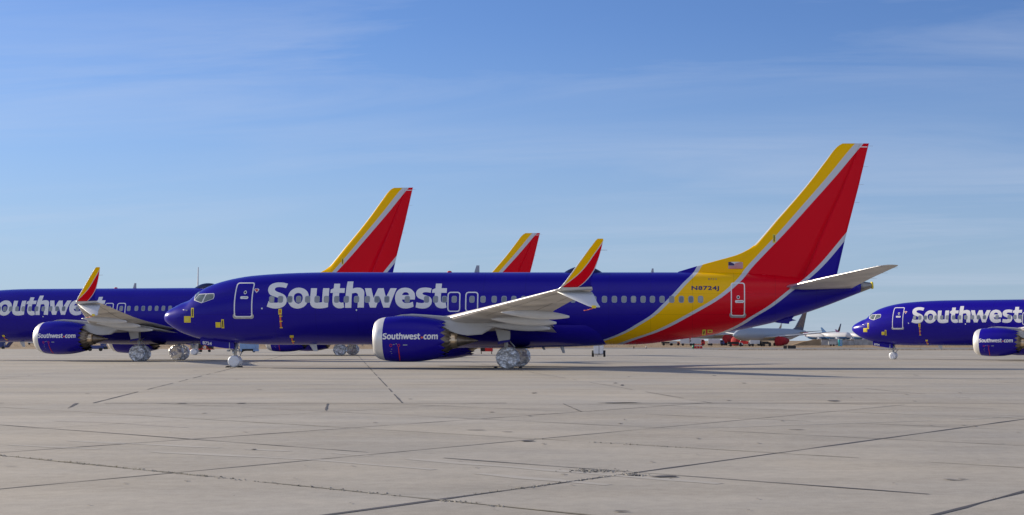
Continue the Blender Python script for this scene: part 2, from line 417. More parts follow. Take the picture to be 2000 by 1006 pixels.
C1 = [PV(1404, 475, 0), PV(1381, 502, 0), PV(1367, 518.5, 0)] + [P2(*p) for p in ((1357.5, 533.5), (1337, 554), (1318, 575), (1300, 593), (1277, 614.5), (1248, 633), (1222, 648), (1192, 660.5), (1163, 669.5))]
C2 = [PV(*p, 0) for p in ((1696, 262), (1678.6, 280), (1624, 345), (1576.5, 399), (1522, 460), (1484, 500), (1461, 525))] + [P2(*p) for p in ((1449, 541), (1430, 560), (1412, 575), (1395, 587), (1366, 604), (1335, 621), (1305, 637), (1275, 650), (1245, 660), (1220, 669))]
C3 = [PV(*p, 0) for p in ((1700, 400), (1650, 464), (1583, 538))] + [P2(*p) for p in ((1546, 566), (1505, 598), (1472, 618), (1441, 637), (1400, 654), (1370, 664))]
M['livery'] = livery('striped_fuselage_paint', [C1, C2, C3], [BLUE, YEL, RED, BLUE], [(1.4, .13, 4.5, .125), (1.4, .17, 6, .15), (1.4, .14, 6, .15)], 20.0, 20.0, 14.0)
M['finpaint'] = livery('striped_fin_paint', [C1, C2, C3], [BLUE, YEL, RED, BLUE], [(1.4, .13, 4.5, .125), (5, .16, 12, .24), (1.4, .14, 6, .15)], 20.0, 20.0, 14.0, seams=False)
def W6(x, y): return PV(1080 + x / 5.917, 450 + y / 5.917, -17.8)
WC1 = [W6(*p) for p in ((585, 130), (550, 180), (470, 290), (390, 400), (310, 490), (215, 570), (95, 655))]
WC2 = [W6(*p) for p in ((560, 250), (500, 400), (470, 465), (400, 560), (330, 625), (270, 662))]
M['winglet'] = livery('striped_winglet_paint', [WC1, WC2], [YEL, RED, BLUE], [(3.8, .02, 6, .02), (3.8, .02, 6, .02)], 20.0, 10.0, 7.0, seams=False)

# ------------------------------------------------------------------ letter shapes traced from the fuselage title (zoomed units)
c_ = 'c'
G = {}
G['S'] = [[(553, 150, c_), (515, 240, c_), (440, 224), (370, 219), (310, 230), (283, 262), (297, 293), (345, 320), (400, 340), (460, 368), (507, 415), (527, 480), (515, 550), (470, 610), (400, 645), (310, 660), (220, 652), (115, 618, c_), (155, 505, c_), (220, 530), (290, 541), (345, 534), (376, 508), (380, 475), (355, 445), (300, 422), (240, 400), (190, 378), (155, 330), (145, 275), (162, 215), (210, 165), (290, 133), (370, 125), (460, 129)]]
G['o'] = [[(785, 232), (885, 256), (955, 320), (980, 410), (960, 520), (895, 610), (795, 656), (700, 655), (620, 620), (567, 550), (550, 460), (568, 365), (620, 290), (700, 244)],
          [(772, 340), (828, 362), (855, 420), (846, 490), (812, 543), (768, 560), (718, 543), (683, 497), (672, 440), (682, 385), (718, 350)]]
G['u'] = [[(1025, 243, c_), (1150, 243, c_), (1140, 360), (1133, 450), (1142, 505), (1185, 533), (1255, 530, c_), (1275, 243, c_), (1405, 243, c_), (1380, 540), (1375, 630, c_), (1290, 650), (1200, 658), (1100, 648), (1035, 610), (1006, 540), (1008, 450), (1018, 340)]]
G['t'] = [[(1505, 150, c_), (1628, 150, c_), (1618, 243, c_), (1725, 243, c_), (1715, 338, c_), (1608, 338, c_), (1599, 440), (1605, 510), (1640, 538), (1692, 534, c_), (1707, 636, c_), (1640, 654), (1565, 648), (1508, 615), (1474, 560), (1466, 490), (1477, 338, c_), (1423, 338, c_), (1433, 270, c_), (1495, 243, c_)]]
G['h'] = [[(1780, 105, c_), (1900, 105, c_), (1885, 252, c_), (1925, 238), (1990, 231), (2050, 238), (2100, 270), (2122, 330), (2119, 420), (2112, 640, c_), (1982, 640, c_), (1993, 420), (1988, 365), (1955, 339), (1905, 342), (1868, 352, c_), (1855, 645, c_), (1725, 645, c_)]]
K = 1894.7
G['w'] = [[(240, 243, c_), (372, 243, c_), (418, 440, c_), (510, 243, c_), (625, 243, c_), (672, 430, c_), (768, 243, c_), (895, 243, c_), (740, 640, c_), (620, 640, c_), (545, 425, c_), (465, 640, c_), (345, 640, c_)]]
G['e'] = [[(1065, 232), (1165, 250), (1240, 310), (1270, 385), (1265, 475, c_), (1003, 475, c_), (1015, 515), (1052, 541), (1110, 548), (1180, 537), (1225, 520, c_), (1240, 620, c_), (1150, 650), (1065, 658), (970, 638), (900, 580), (865, 500), (862, 405), (895, 315), (965, 253)],
          [(1003, 384, c_), (1142, 384, c_), (1132, 345), (1090, 325), (1045, 330), (1017, 352)]]
G['s'] = [[(1612, 247, c_), (1590, 337, c_), (1530, 326), (1470, 325), (1425, 342), (1432, 368), (1480, 386), (1550, 408), (1600, 450), (1615, 520), (1590, 590), (1530, 640), (1450, 659), (1360, 655), (1280, 635, c_), (1300, 530, c_), (1370, 545), (1435, 545), (1465, 523), (1450, 492), (1400, 470), (1340, 443), (1302, 400), (1290, 345), (1312, 288), (1370, 245), (1460, 230), (1540, 233)]]
for k in 'wes': G[k] = [[(p[0] + K,) + p[1:] for p in lp] for lp in G[k]]
G['t2'] = [[(1700, 148, c_), (1825, 148, c_), (1815, 243, c_), (1927, 243, c_), (1920, 337, c_), (1808, 337, c_), (1800, 440), (1807, 515), (1850, 541), (1900, 535, c_), (1918, 638, c_), (1850, 655), (1765, 647), (1705, 610), (1674, 550), (1670, 480), (1680, 337, c_), (1618, 337, c_), (1628, 270, c_), (1692, 243, c_)]]
G['t2'] = [[(p[0] + K,) + p[1:] for p in lp] for lp in G['t2']]
G['c'] = [[(330, 250, c_), (300, 345, c_), (240, 335), (170, 360), (133, 440), (152, 520), (220, 550), (310, 530, c_), (325, 632, c_), (210, 658), (90, 630), (15, 540), (10, 420), (60, 310), (150, 245), (240, 232)]]
G['m'] = [[(20, 243, c_), (140, 243, c_), (147, 285, c_), (200, 245), (270, 232), (340, 248), (378, 295, c_), (430, 245), (500, 232), (580, 250), (617, 320), (612, 640, c_), (490, 640, c_), (492, 400), (470, 342), (425, 350), (386, 390), (380, 640, c_), (258, 640, c_), (260, 400), (240, 342), (195, 350), (152, 390), (147, 640, c_), (20, 640, c_)]]
WORD = ['S', 'o', 'u', 't', 'h', 'w', 'e', 's', 't2']

def text_loops_mesh(s, size, bold=0.0, space=1.0):
    cu = bpy.data.curves.new('t', 'FONT'); cu.body = s; cu.size = size; cu.offset = bold; cu.space_character = space; cu.resolution_u = 4
    ob = bpy.data.objects.new('t', cu); col.objects.link(ob)
    dg = bpy.context.evaluated_depsgraph_get(); me = bpy.data.meshes.new_from_object(ob.evaluated_get(dg))
    bm = bmesh.new(); bm.from_mesh(me); bpy.data.objects.remove(ob); bpy.data.curves.remove(cu); bpy.data.meshes.remove(me)
    return bm

def lettering(name, s, u0, u1, z0, z1, material, parent, surf=fus_v, off=0.006, v0=0.0, bold=0.02, space=1.0, shear=0.0):
    bm = text_loops_mesh(s, 1.0, bold, space)
    xs = [v.co.x for v in bm.verts]; ys = [v.co.y for v in bm.verts]
    ax, bx, ay, by = min(xs), max(xs), min(ys), max(ys)
    for v in bm.verts:
        q = (v.co.y - ay) / (by - ay)
        v.co = (u0 + (v.co.x - ax) / (bx - ax) * (u1 - u0), z0 + q * (z1 - z0), 0)
        if shear: v.co.y += shear * (v.co.x - u0)
    wrap(bm, surf, off, 0.2, v0)
    me = bpy.data.meshes.new(name); bm.to_mesh(me); bm.free(); me.materials.append(material)
    o = bpy.data.objects.new(name, me); col.objects.link(o); o.parent = parent
    return o

# ------------------------------------------------------------------ the airliner
NV = 4.83; NZ = 1.585
nac_r = pchip([(12.78, .86), (12.83, .95), (12.93, 1.03), (13.10, 1.095), (13.33, 1.145), (13.7, 1.185), (14.3, 1.212), (15.0, 1.19), (15.6, 1.12), (16.1, 1.02), (16.45, .93)])
def nac_v(u, z):
    r = nac_r(u); return math.sqrt(max(0.0, r * r - (z - NZ)**2))
def PN(px, py):
    v = -6.0
    for _ in range(8):
        s = F / (D + v); u = (px - PX) / s - X0; z = CH + (HY - py) / s; v = -(NV + nac_v(u, z))
    return u, z

def make_airliner():
    root = empty('parked_airliner')
    # fuselage skin
    us = [0.0, .01, .03, .06, .1, .15, .21, .28, .36, .45, .56, .68, .82, .98, 1.15, 1.33, 1.5, 1.66, 1.82, 2.0, 2.16, 2.3, 2.45, 2.62, 2.8, 3.0, 3.25, 3.5, 3.8, 4.15, 4.5, 4.9, 5.3, 5.8, 6.3, 6.9, 7.5, 8.2, 8.9]
    u = 9.5
    while u < 25.5: us.append(u); u += 0.8
    while u < 38.7: us.append(u); u += 0.35
    us.append(38.8)
    bm = bmesh.new(); NA = 112; rows = []
    for u in us:
        if u == 0.0: rows.append([bm.verts.new((0, 0, 2.77))]); continue
        zt, zb, zc, h_ = ztop(u), zbot(u), zmid(u), hw(u); row = []
        for i in range(NA):
            a = 2 * math.pi * i / NA; c, s = math.cos(a), math.sin(a)
            row.append(bm.verts.new((u, h_ * c, zc + (s * (zt - zc) if s > 0 else s * (zc - zb)))))
        rows.append(row)
    for i in range(NA): bm.faces.new((rows[0][0], rows[1][(i + 1) % NA], rows[1][i]))
    for a, b in zip(rows[1:], rows[2:]):
        for i in range(NA): bm.faces.new((a[i], a[(i + 1) % NA], b[(i + 1) % NA], b[i]))
    bm.faces.new(rows[-1])
    fus = link('fuselage', bm, M['livery'], root, smooth=True)
    # tail cone with yellow exhaust cover
    bm = bmesh.new(); rr = []
    for u in (38.81, 39.0, 39.2, 39.4, 39.45):
        zt, zb, zc, h_ = ztop(u), zbot(u), zmid(u), hw(u)
        rr.append([bm.verts.new((u, h_ * math.cos(a), zc + (math.sin(a) * (zt - zc) if math.sin(a) > 0 else math.sin(a) * (zc - zb)))) for a in [2 * math.pi * i / 40 for i in range(40)]])
    for a, b in zip(rr, rr[1:]):
        for i in range(40): bm.faces.new((a[i], a[(i + 1) % 40], b[(i + 1) % 40], b[i]))
    bm.faces.new(rr[0]); bm.faces.new(rr[-1])
    tcn = link('tail_cone', bm, M['apu'], root, smooth=True)
    bm = bmesh.new(); tube(bm, (39.42, 0, 4.57), (39.52, 0, 4.58), .21, .19, 20); link('exhaust_cover', bm, M['yellow'], tcn)
    # belly fairing
    bm = bmesh.new(); rows = []
    for i in range(29):
        t = i / 28; u = 12.6 + t * 12.2; b_ = math.sin(math.pi * t) ** 0.55 if 0 < t < 1 else 0.0
        row = []
        for k in range(33):
            a = math.pi + math.pi * k / 32
            row.append(bm.verts.new((u, (1.2 + .86 * b_) * math.cos(a), 2.35 + (1.07 + .20 * b_) * math.sin(a))))
        rows.append(row)
    for a, b in zip(rows, rows[1:]):
        for k in range(32): bm.faces.new((a[k], a[k + 1], b[k + 1], b[k]))
    link('belly_fairing', bm, M['blue'], root, smooth=True)

    # windows
    pxs = [530.8, 547.9, 566.2, 583.3, 600.9, 619.3, 637.5, 657.6, 676.5, 696.4, 717.6, 736.3, 755.6, 795.5, 833.2, 850.8, 868.1, 887.2, 921.8, 943.5, 965.2, 984.6, 1003.6, 1022.7, 1042, 1061, 1080.5, 1100, 1119.2, 1139.5, 1159.8, 1180.6, 1200, 1218.8, 1237.3, 1256.1, 1274.3, 1293.1, 1311.9, 1330.7, 1349.5, 1368.3]
    wme = pme = None
    def window_mesh():
        bm = bmesh.new(); flat(bm, [rrect(-.148, .148, -.195, .195, .11)]); wrap(bm, None, 0)
        return bm
    for px in pxs:
        u, z = P2(px, 584.7)
        o = decal('window', [rrect(u - .146, u + .146, z - .19, z + .19, .105)], M['winframe'], root, off=0.009, step=0.12)
        decal('pane', [rrect(u - .108, u + .108, z - .15, z + .145, .085)], random.choice((M['pane'], M['pane'], M['pane2'], M['pane3'])), o, off=0.012, step=0.12)
    # doors
    def door(name, q, r, wline, sill=True, win=None, handle=None):
        (ua, za), (ub, zb) = P2(*q[0]), P2(*q[1])
        o = decal(name, [rrect(ua, ub, zb, za, r), list(reversed(rrect(ua + wline, ub - wline, zb + wline, za - wline, r * .7)))], M['letter'], root, off=0.006, step=0.12)
        if win:
            wu, wz = P2(*win)
            ring = [(wu + .085 * math.cos(a), wz + .10 * math.sin(a)) for a in [2 * math.pi * i / 20 for i in range(20)]]
            decal('door_window', [ring], [M['letter'], M['dark']], o, off=0.008, extra=[])
            ring = [(wu + .05 * math.cos(a), wz + .06 * math.sin(a)) for a in [2 * math.pi * i / 20 for i in range(20)]]
            decal('door_pane', [ring], M['dark'], o, off=0.011)
        if handle:
            (ha, hz0), (hb, hz1) = P2(*handle[0]), P2(*handle[1])
            decal('door_handle', [rrect(ha, hb, hz1, hz0, (hz0 - hz1) * .48)], M['letter'], o, off=0.010)
            zc_ = (hz0 + hz1) / 2
            decal('handle_recess', [[(ha + .07, zc_ - .02), (hb - .05, zc_ - .01), (hb - .06, zc_ + .02), (ha + .2, zc_ + .015)]], M['grey'], o, off=0.013)
        if sill:
            decal('door_sill', [rrect(ua - .07, ub + .07, zb - .09, zb + .20, .14), list(reversed(rrect(ua + .01, ub - .01, zb + .004, zb + .1995, .13)))], M['steel'], o, off=0.004)
        return o
    door('front_door', ((464.5, 552), (493.3, 619.6)), .14, .062, True, (479.2, 571.2), ((469.5, 578.8), (484.8, 584)))
    door('rear_door', ((1427, 552), (1454.8, 617.5)), .14, .058, True, (1441.8, 580.6), ((1435.5, 586.2), (1453, 591.6)))
    for a, b in (((874.6, 570), (899, 609.2)), ((909.4, 570), (934, 609.2))):
        (ua, za), (ub, zb) = P2(*a), P2(*b)
        decal('emergency_exit', [rrect(ua, ub, zb, za, .17), list(reversed(rrect(ua + .062, ub - .062, zb + .062, za - .062, .12)))], M['letter'], root, off=0.006, step=0.12)
    # title on the side
    loops_bm = bmesh.new()
    for k in WORD:
        lps = []
        for lp in G[k]:
            lps.append([P2(510 + x / 10.526, 540 + y / 10.526) for x, y in smooth_loop(lp)])
        flat(loops_bm, lps)
    wrap(loops_bm, fus_v, 0.005, 0.07)
    me = bpy.data.meshes.new('title_lettering'); loops_bm.to_mesh(me); loops_bm.free(); me.materials.append(M['letter'])
    o = bpy.data.objects.new('title_lettering', me); col.objects.link(o); o.parent = root
    # registration and fleet number
    (ua, za), (ub, zb) = P2(1350.5, 558.5), P2(1404.5, 569)
    lettering('registration_lettering', 'N8724J', ua, ub, zb, za, M['navy'], root, bold=0.034, space=1.12)
    (ua, za), (ub, zb) = P2(1383, 543.3), P2(1400, 547)
    lettering('small_fleet_number', '8724', ua, ub, zb, za, M['apu'], root, bold=0.0, space=1.3)
    # heart emblem by the door
    hx = lambda x, y: P2(450 + x / 11.17, 540 + y / 11.17)
    o = decal('heart_emblem', [[hx(*p) for p in ((523, 275), (545, 265), (575, 268), (600, 266), (628, 275), (627, 300), (600, 330), (570, 360), (540, 320), (524, 297))]], M['letter'], root, off=0.006, step=.05)
    decal('heart_centre', [[hx(*p) for p in ((533, 280), (560, 278), (585, 278), (612, 290), (603, 310), (575, 337), (548, 305))]], M['red'], o, off=0.009, step=.05)
    # cockpit windows
    hz = lambda x, y: P2(310 + x / 12.57, 560 + y / 12.57)
    fr = decal('cockpit_window_frame', [[hz(*p) for p in ((870, 337), (1050, 405), (1342, 302), (1366, 250), (1369, 190), (1356, 162), (1150, 170), (990, 182))]], M['letter'], root, off=0.006, step=.04)
    decal('cockpit_pane', [[hz(*p) for p in ((893, 331), (1054, 387), (1152, 187), (1004, 194))]], M['glass'], fr, off=0.014, step=.04)
    decal('cockpit_pane', [[hz(*p) for p in ((1094, 379), (1327, 296), (1349, 248), (1351, 180), (1178, 187))]], M['glass'], fr, off=0.014, step=.04)
    # front windshield wraps over the nose
    def wsh(name, ub0, ut0, ub1, ut1, zb_, zt_, material, off, par):
        bm = bmesh.new(); rows = []
        for i in range(11):
            s = i / 10
            row = []
            for j in range(9):
                t = j / 8
                # side edge -> centre line
                us_ = ub0 + (ut0 - ub0) * t; zs = zb_ + (zt_ - zb_) * t
                vs = -fus_v(us_, zs)
                uc = ub1 + (ut1 - ub1) * t
                u = us_ + (uc - us_) * s
                # angle blend
                zc = zmid(us_); q = (zs - zc) / (ztop(us_) - zc); a0 = math.asin(max(-1, min(1, q)))
                a = a0 + (math.pi / 2 - a0) * s
                zc2 = zmid(u); y = -hw(u) * math.cos(a); z = zc2 + (ztop(u) - zc2) * math.sin(a)
                nn = Vector((-.5, -math.cos(a), math.sin(a))).normalized() * off
                row.append(bm.verts.new((u + nn.x, y + nn.y, z + nn.z)))
            rows.append(row)
        for a, b in zip(rows, rows[1:]):
            for j in range(8): bm.faces.new((a[j], b[j], b[j + 1], a[j + 1]))
        return link(name, bm, material, par, smooth=True)
    b0, zb0 = hz(868, 338); t0, zt0 = hz(990, 180)
    wsh('windshield_frame', b0, t0, b0 - .16, t0 - .12, zb0, zt0, M['letter'], 0.006, root)
    fr2 = [c for c in root.children if c.name.startswith('windshield_frame')][0]
    wsh('windshield', b0 + .03, t0 + .0, b0 - .12, t0 - .13, zb0 + .06, zt0 - .05, M['glass'], 0.016, fr2)

    # fin and rudder
    LE = pchip([(PV(x, y, 0)[1], PV(x, y, 0)[0]) for x, y in ((1318, 533), (1326, 530.4), (1363, 519.3), (1400, 509), (1440, 497.6), (1468, 483), (1487.6, 463), (1515.4, 430.4), (1548, 394), (1581, 355), (1614, 312), (1636, 285.5), (1645, 280.2))])
    TEp = [(PV(x, y, 0)[1], PV(x, y, 0)[0]) for x, y in ((1628, 570), (1635, 535), (1653, 456.6), (1676, 368), (1696, 284), (1697.5, 280))]
    TE = lambda z: next((a[1] + (b[1] - a[1]) * (z - a[0]) / (b[0] - a[0]) for a, b in zip(TEp, TEp[1:]) if z <= b[0]), TEp[-1][1])
    zl0 = PV(1487.6, 463, 0); zl1 = PV(1614, 312, 0)
    LEm = lambda z: zl0[0] + (zl1[0] - zl0[0]) * (z - zl0[1]) / (zl1[1] - zl0[1])
    ztip = PV(0, 280.2, 0)[1]
    zs = [4.75, 5.0, 5.2, 5.34, 5.42, 5.5, 5.6, 5.7, 5.8, 5.95, 6.1, 6.25, 6.4, 6.6, 6.8, 7.0, 7.3, 7.7, 8.2, 8.8, 9.4, 10, 10.6, 11.2, 11.6, 11.9, 12.1, 12.25, 12.33, 12.39, ztip]
    def hth(u, z):
        te = TE(z); le = LE(z); lm = max(le, LEm(z)); c = te - lm
        s = (u - lm) / c; r = 0
        if 0 < s <= 1: r = 5 * 0.10 * c * (0.2969 * math.sqrt(s) - 0.126 * s - 0.3516 * s * s + 0.2843 * s**3 - 0.1036 * s**4)
        dl = max(0, u - le); fl = .075 * math.sqrt(min(1, dl / .35)) * min(1, max(0, (te - u)) / 1.2 )
        return max(r, fl) * (1 if z < 12.2 else max(.25, 1 - (z - 12.2) / .3))
    def finmesh(f0, f1, ns, name, par):
        bm = bmesh.new(); A = []; B = []
        for z in zs:
            le, te = LE(z), TE(z); hinge = te - (0.30 * (te - max(le, LEm(z)))); lo = le if f0 == 0 else hinge + .003; hi = hinge if f1 == 'h' else te
            ra, rb = [], []
            for i in range(ns + 1):
                t = i / ns; t = t * t if f0 == 0 else t
                u = lo + (hi - lo) * t; h_ = hth(u, z) if not (f1 != 'h' and i == ns) else .006
                ra.append(bm.verts.new((u, -h_, z))); rb.append(bm.verts.new((u, h_, z)))
            A.append(ra); B.append(rb)
        for rws, fl in ((A, 0), (B, 1)):
            for a, b in zip(rws, rws[1:]):
                for i in range(ns):
                    f = bm.faces.new((a[i], a[i + 1], b[i + 1], b[i]))
                    if f0 == 0 and i < 4 and a[0].co.z > 6.6: f.material_index = 1
        for a, b, c, d in zip(A, A[1:], B, B[1:]):
            bm.faces.new((a[-1], c[-1], d[-1], b[-1])); bm.faces.new((a[0], b[0], d[0], c[0])).material_index = 1 if (f0 == 0 and a[0].co.z > 6.9) else 0
        for i in range(ns): bm.faces.new((A[-1][i], B[-1][i], B[-1][i + 1], A[-1][i + 1]))
        return link(name, bm, [M['finpaint'], M['wing_pale']], par, smooth=True)
    fin = finmesh(0, 'h', 26, 'fin', root)
    rud = finmesh(1, 't', 8, 'rudder', fin)
    (ua, za), (ub, zb) = PV(1679.5, 286.3, 0), PV(1694.5, 287.9, 0)
    decal('rudder_stripe', [[(ua, za), (ub, za), (ub - .02, zb), (ua - .03, zb)]], M['letter'], rud, surf=lambda u, z: hth(u, z), off=0.006)
    # fin details: static wicks, tape, flag
    for z in (12.35, 11.2, 10.2, 9.2):
        bm = bmesh.new(); tube(bm, (TE(z) - .02, 0, z), (TE(z) + .28, 0, z + .0), .008, .005, 5); link('static_wick', bm, M['steel'], rud)
    qa, qb = PV(1509, 457.2, -.15), PV(1514.8, 474.5, -.15)
    t1 = decal('tape_cover', [rrect(qa[0], qb[0], qb[1], qa[1], .02)], M['yellow'], fin, surf=hth, off=0.006)
    decal('tape_opening', [rrect(qa[0] + .055, qb[0] - .055, qb[1] + .07, qa[1] - .07, .01)], M['black'], t1, surf=hth, off=0.010)
    fa, fb = PV(1422.6, 511.6, -.09), PV(1451, 525, -.09)
    fl = decal('flag', [rrect(fa[0], fb[0], fb[1], fa[1], .005)], M['white'], fin, surf=hth, off=0.006, step=.3)
    sh = (fa[1] - fb[1]) / 13
    for i in range(0, 13, 2):
        x0 = fa[0] if i > 6 else fa[0] + (fb[0] - fa[0]) * .4
        decal('flag_stripe', [rrect(x0, fb[0], fa[1] - sh * (i + 1), fa[1] - sh * i, .003, 1)], M['red'], fl, surf=hth, off=0.009, step=.3)
    decal('flag_canton', [rrect(fa[0], fa[0] + (fb[0] - fa[0]) * .4, fa[1] - sh * 7, fa[1], .003, 1)], M['navy'], fl, surf=hth, off=0.011, step=.3)

    # stabilisers
    for s in (-1, 1):
        bm = bmesh.new()
        loft(bm, [(.3, 34.15, 4.15, 4.38, .10, 7, 0), (1.0, 34.60, 3.75, 4.46, .10, 7, 0), (4, 36.75, 2.35, 4.90, .10, 7, 0), (6.9, 38.9, .98, 5.30, .09, 7, 0), (7.18, 39.22, .66, 5.345, .05, 7, 0)], s, nle=.06, n=20)
        st = link('stabiliser', bm, [M['wing'], M['chrome']], root, smooth=True)
        for v in (3.5, 5.0, 6.4):
            bm = bmesh.new(); ute = 38.35 + (39.88 - 38.35) * (v - 1) / 6.18; z = 4.46 + (v - 1) * .144
            tube(bm, (ute, s * v, z), (ute + .3, s * v, z + .0), .008, .005, 5); link('static_wick', bm, M['steel'], st)
    # wings
    for s in (-1, 1):
        bm = bmesh.new()
        tip = (17.2, 23.3, 1.62, 3.74, .10, 5, 0.0)
        loft(bm, [(.6, 13.9, 8.0, 2.18, .14, 5, 1.2), (1.88, 14.75, 7.15, 2.38, .135, 5, 1.2), (3.2, 15.72, 6.18, 2.50, .13, 5, 1.2), (4.83, 16.6, 5.3, 2.67, .12, 5, 1), (5.8, 17.13, 4.77, 2.755, .12, 5, 1), (9, 18.87, 3.63, 3.03, .115, 5, .7), (13, 21.03, 2.63, 3.375, .105, 5, .3), (16.5, 22.93, 1.80, 3.68, .10, 5, 0), tip], s, nle=.018, n=22)
        wing = link('wing', bm, [M['wing'], M['chrome']], root, smooth=True)
        bm = bmesh.new()
        loft(bm, [(17.205, 23.305, 1.615, 3.742, .10, 5, 0), (17.40, 23.42, 1.50, 3.77, .10, 22, 0), (17.56, 23.53, 1.38, 3.86, .09, 45, 0)], s, nle=.06, n=14)
        link('wing_tip', bm, [M['wing_pale'], M['chrome']], wing, smooth=True)
        bm = bmesh.new()
        loft(bm, [(17.56, 23.535, 1.37, 3.862, .085, 45, 0), (17.66, 23.65, 1.22, 3.98, .08, 62, 0), (17.73, 23.82, 1.08, 4.2, .08, 72, 0), (17.80, 24.05, .96, 4.5, .08, 78, 0), (17.88, 24.38, .79, 4.95, .08, 79, 0), (17.97, 24.78, .55, 5.48, .08, 80, 0), (18.04, 25.10, .33, 5.88, .07, 80, 0), (18.05, 25.18, .24, 5.945, .04, 80, 0)], s, nle=.05, n=14)
        wl = link('winglet', bm, [M['winglet'], M['wing_pale']], wing, smooth=True)
        bm = bmesh.new(); tube(bm, (25.3, s * 17.97, 5.45), (25.6, s * 17.97, 5.45), .012, .006, 5); link('static_wick', bm, M['steel'], wl)
        bm = bmesh.new()
        loft(bm, [(17.05, 23.32, 1.55, 3.66, .07, -35, 0), (17.35, 23.72, 1.28, 3.46, .07, -40, 0), (17.75, 24.33, .80, 3.19, .07, -40, 0), (18.02, 24.77, .50, 3.0, .06, -40, 0), (18.10, 24.95, .34, 2.945, .04, -40, 0)], s, nle=.05, n=12)
        lw = link('lower_winglet', bm, [M['white'], M['white']], wing, smooth=True)
        bm = bmesh.new(); box(bm, 24.93, 25.12, s * 18.11 - .02, s * 18.11 + .02, 2.90, 3.03, bev=.015); cv = link('tip_cover', bm, M['yellow'], lw)
        bm = bmesh.new(); tube(bm, (24.98, s * 18.13, 2.90), (24.75, s * 18.14, 2.83), .022, .02, 6); tube(bm, (24.75, s * 18.14, 2.83), (24.58, s * 18.15, 2.80), .02, .02, 6)
        link('warning_streamer', bm, M['orange'], lw)
        # flap track fairings
        for (v, ua, ub, zt_, zb_, r) in ((11.5, 20.15, 23.45, 2.95, 2.62, .21), (8.2, 19.25, 22.55, 2.68, 2.36, .22), (5.6, 18.7, 22.0, 2.42, 2.10, .21)):
            bm = bmesh.new(); rows = []; n = 20
            for i in range(25):
                t = i / 24; u = ua + (ub - ua) * t
                rr_ = r * (math.sin(math.pi * min(.5, t * .9))**.75 if t < .55 else (1 - ((t - .55) / .45)**2.2 * .78)); rr_ = max(rr_, .008)
                zc = zt_ - .10 + (zb_ + .02 - (zt_ - .10)) * t
                rows.append([bm.verts.new((u, s * v + .62 * rr_ * math.cos(a), zc + rr_ * math.sin(a))) for a in [2 * math.pi * k / n for k in range(n)]])
            for a, b in zip(rows, rows[1:]):
                for k in range(n): bm.faces.new((a[k], a[(k + 1) % n], b[(k + 1) % n], b[k]))
            bm.faces.new(rows[0]); bm.faces.new(rows[-1])
            link('flap_fairing', bm, M['wing_pale'], wing, smooth=True)
        lower = [(5.2, 17.0, 4.95, 2.70), (9, 18.87, 3.63, 3.03), (13, 21.03, 2.63, 3.375), (16.9, 23.14, 1.70, 3.71)]
        def wing_pt(v, f):
            for a, b in zip(lower, lower[1:]):
                if v <= b[0]: break
            q = (v - a[0]) / (b[0] - a[0]); ule, c, zl = (a[k] + (b[k] - a[k]) * q for k in (1, 2, 3))
            t_ = .112; y = -5 * t_ * (0.2969 * math.sqrt(f) - 0.126 * f - 0.3516 * f * f + 0.2843 * f**3 - 0.1030 * f**4) + .06 * f * (1 - f)
            tw = math.tan(math.radians(.9 - .9 * (v - 5) / 12))
            return (ule + f * c, s * v, zl + y * c - tw * f * c - .014)
        for (va, vb, f, wd) in ((5.4, 16.7, .16, .022), (5.6, 12.6, .70, .03), (12.9, 16.4, .74, .026)):
            bm = bmesh.new(); prev = None
            for k in range(33):
                v = va + (vb - va) * k / 32; p = wing_pt(v, f); p2 = wing_pt(v, f + wd / (4.95 - (v - 5.2) * .28)); vv = (bm.verts.new(p), bm.verts.new(p2))
                if prev: bm.faces.new((prev[0], prev[1], vv[1], vv[0]))
                prev = vv
            link('panel_gap', bm, M['gap'], wing)
        # flap panel lines below the wing: a shallow flap body
        bm = bmesh.new()
        loft(bm, [(2.1, 20.3, 1.75, 2.14, .09, 5, 7), (5.5, 20.45, 1.55, 2.46, .09, 5, 7)], s, nle=0, n=10)
        link('inboard_flap', bm, [M['wing_pale'], M['wing_pale']], wing, smooth=True)

        # engine
        v0 = s * NV
        bm = bmesh.new()
        prof = [(13.33 + (16.42 - 13.33) * i / 22, 0) for i in range(23)]; prof = [(u, nac_r(u)) for u, _ in prof]
        NN = 144
        def chev(k, i):
            if k < 21: return 0
            ph = (i % 8) / 8; tri = 1 - abs(ph * 2 - 1)
            return (tri - .5) * (.26 if k == 22 else .10)
        revolve(bm, prof, v0, NZ, NN, 0, chev)
        inner = [(16.40, nac_r(16.42) - .02), (15.9, .98), (15.2, 1.02)]
        revolve(bm, inner, v0, NZ, NN, 1, lambda k, i: chev(22, i) if k == 0 else 0)
        eng = link('engine', bm, [M['blue'], M['dark']], root, smooth=True)
        bm = bmesh.new()
        lip = [(13.2, .83), (12.98, .80), (12.83, .82), (12.78, .86), (12.78, .90), (12.83, .95), (12.93, 1.03), (13.10, 1.096), (13.33, 1.146)]
        revolve(bm, lip, v0, NZ, NN); link('inlet_lip', bm, M['lip'], eng, smooth=True)
        bm = bmesh.new()
        revolve(bm, [(13.2, .83), (13.5, .87), (13.52, .25), (13.3, .12), (13.2, .01)], v0, NZ, 48); link('fan', bm, M['dark'], eng, smooth=True)
        bm = bmesh.new()
        revolve(bm, [(15.3, .90), (15.9, .84), (16.3, .72), (16.6, .58), (16.74, .47)], v0, NZ - .07, 96, 0, lambda k, i: ((1 - abs((i % 6) / 3 - 1)) - .5) * .12 if k == 4 else 0)
        link('core_cowl', bm, M['hot'], eng, smooth=True)
        bm = bmesh.new()
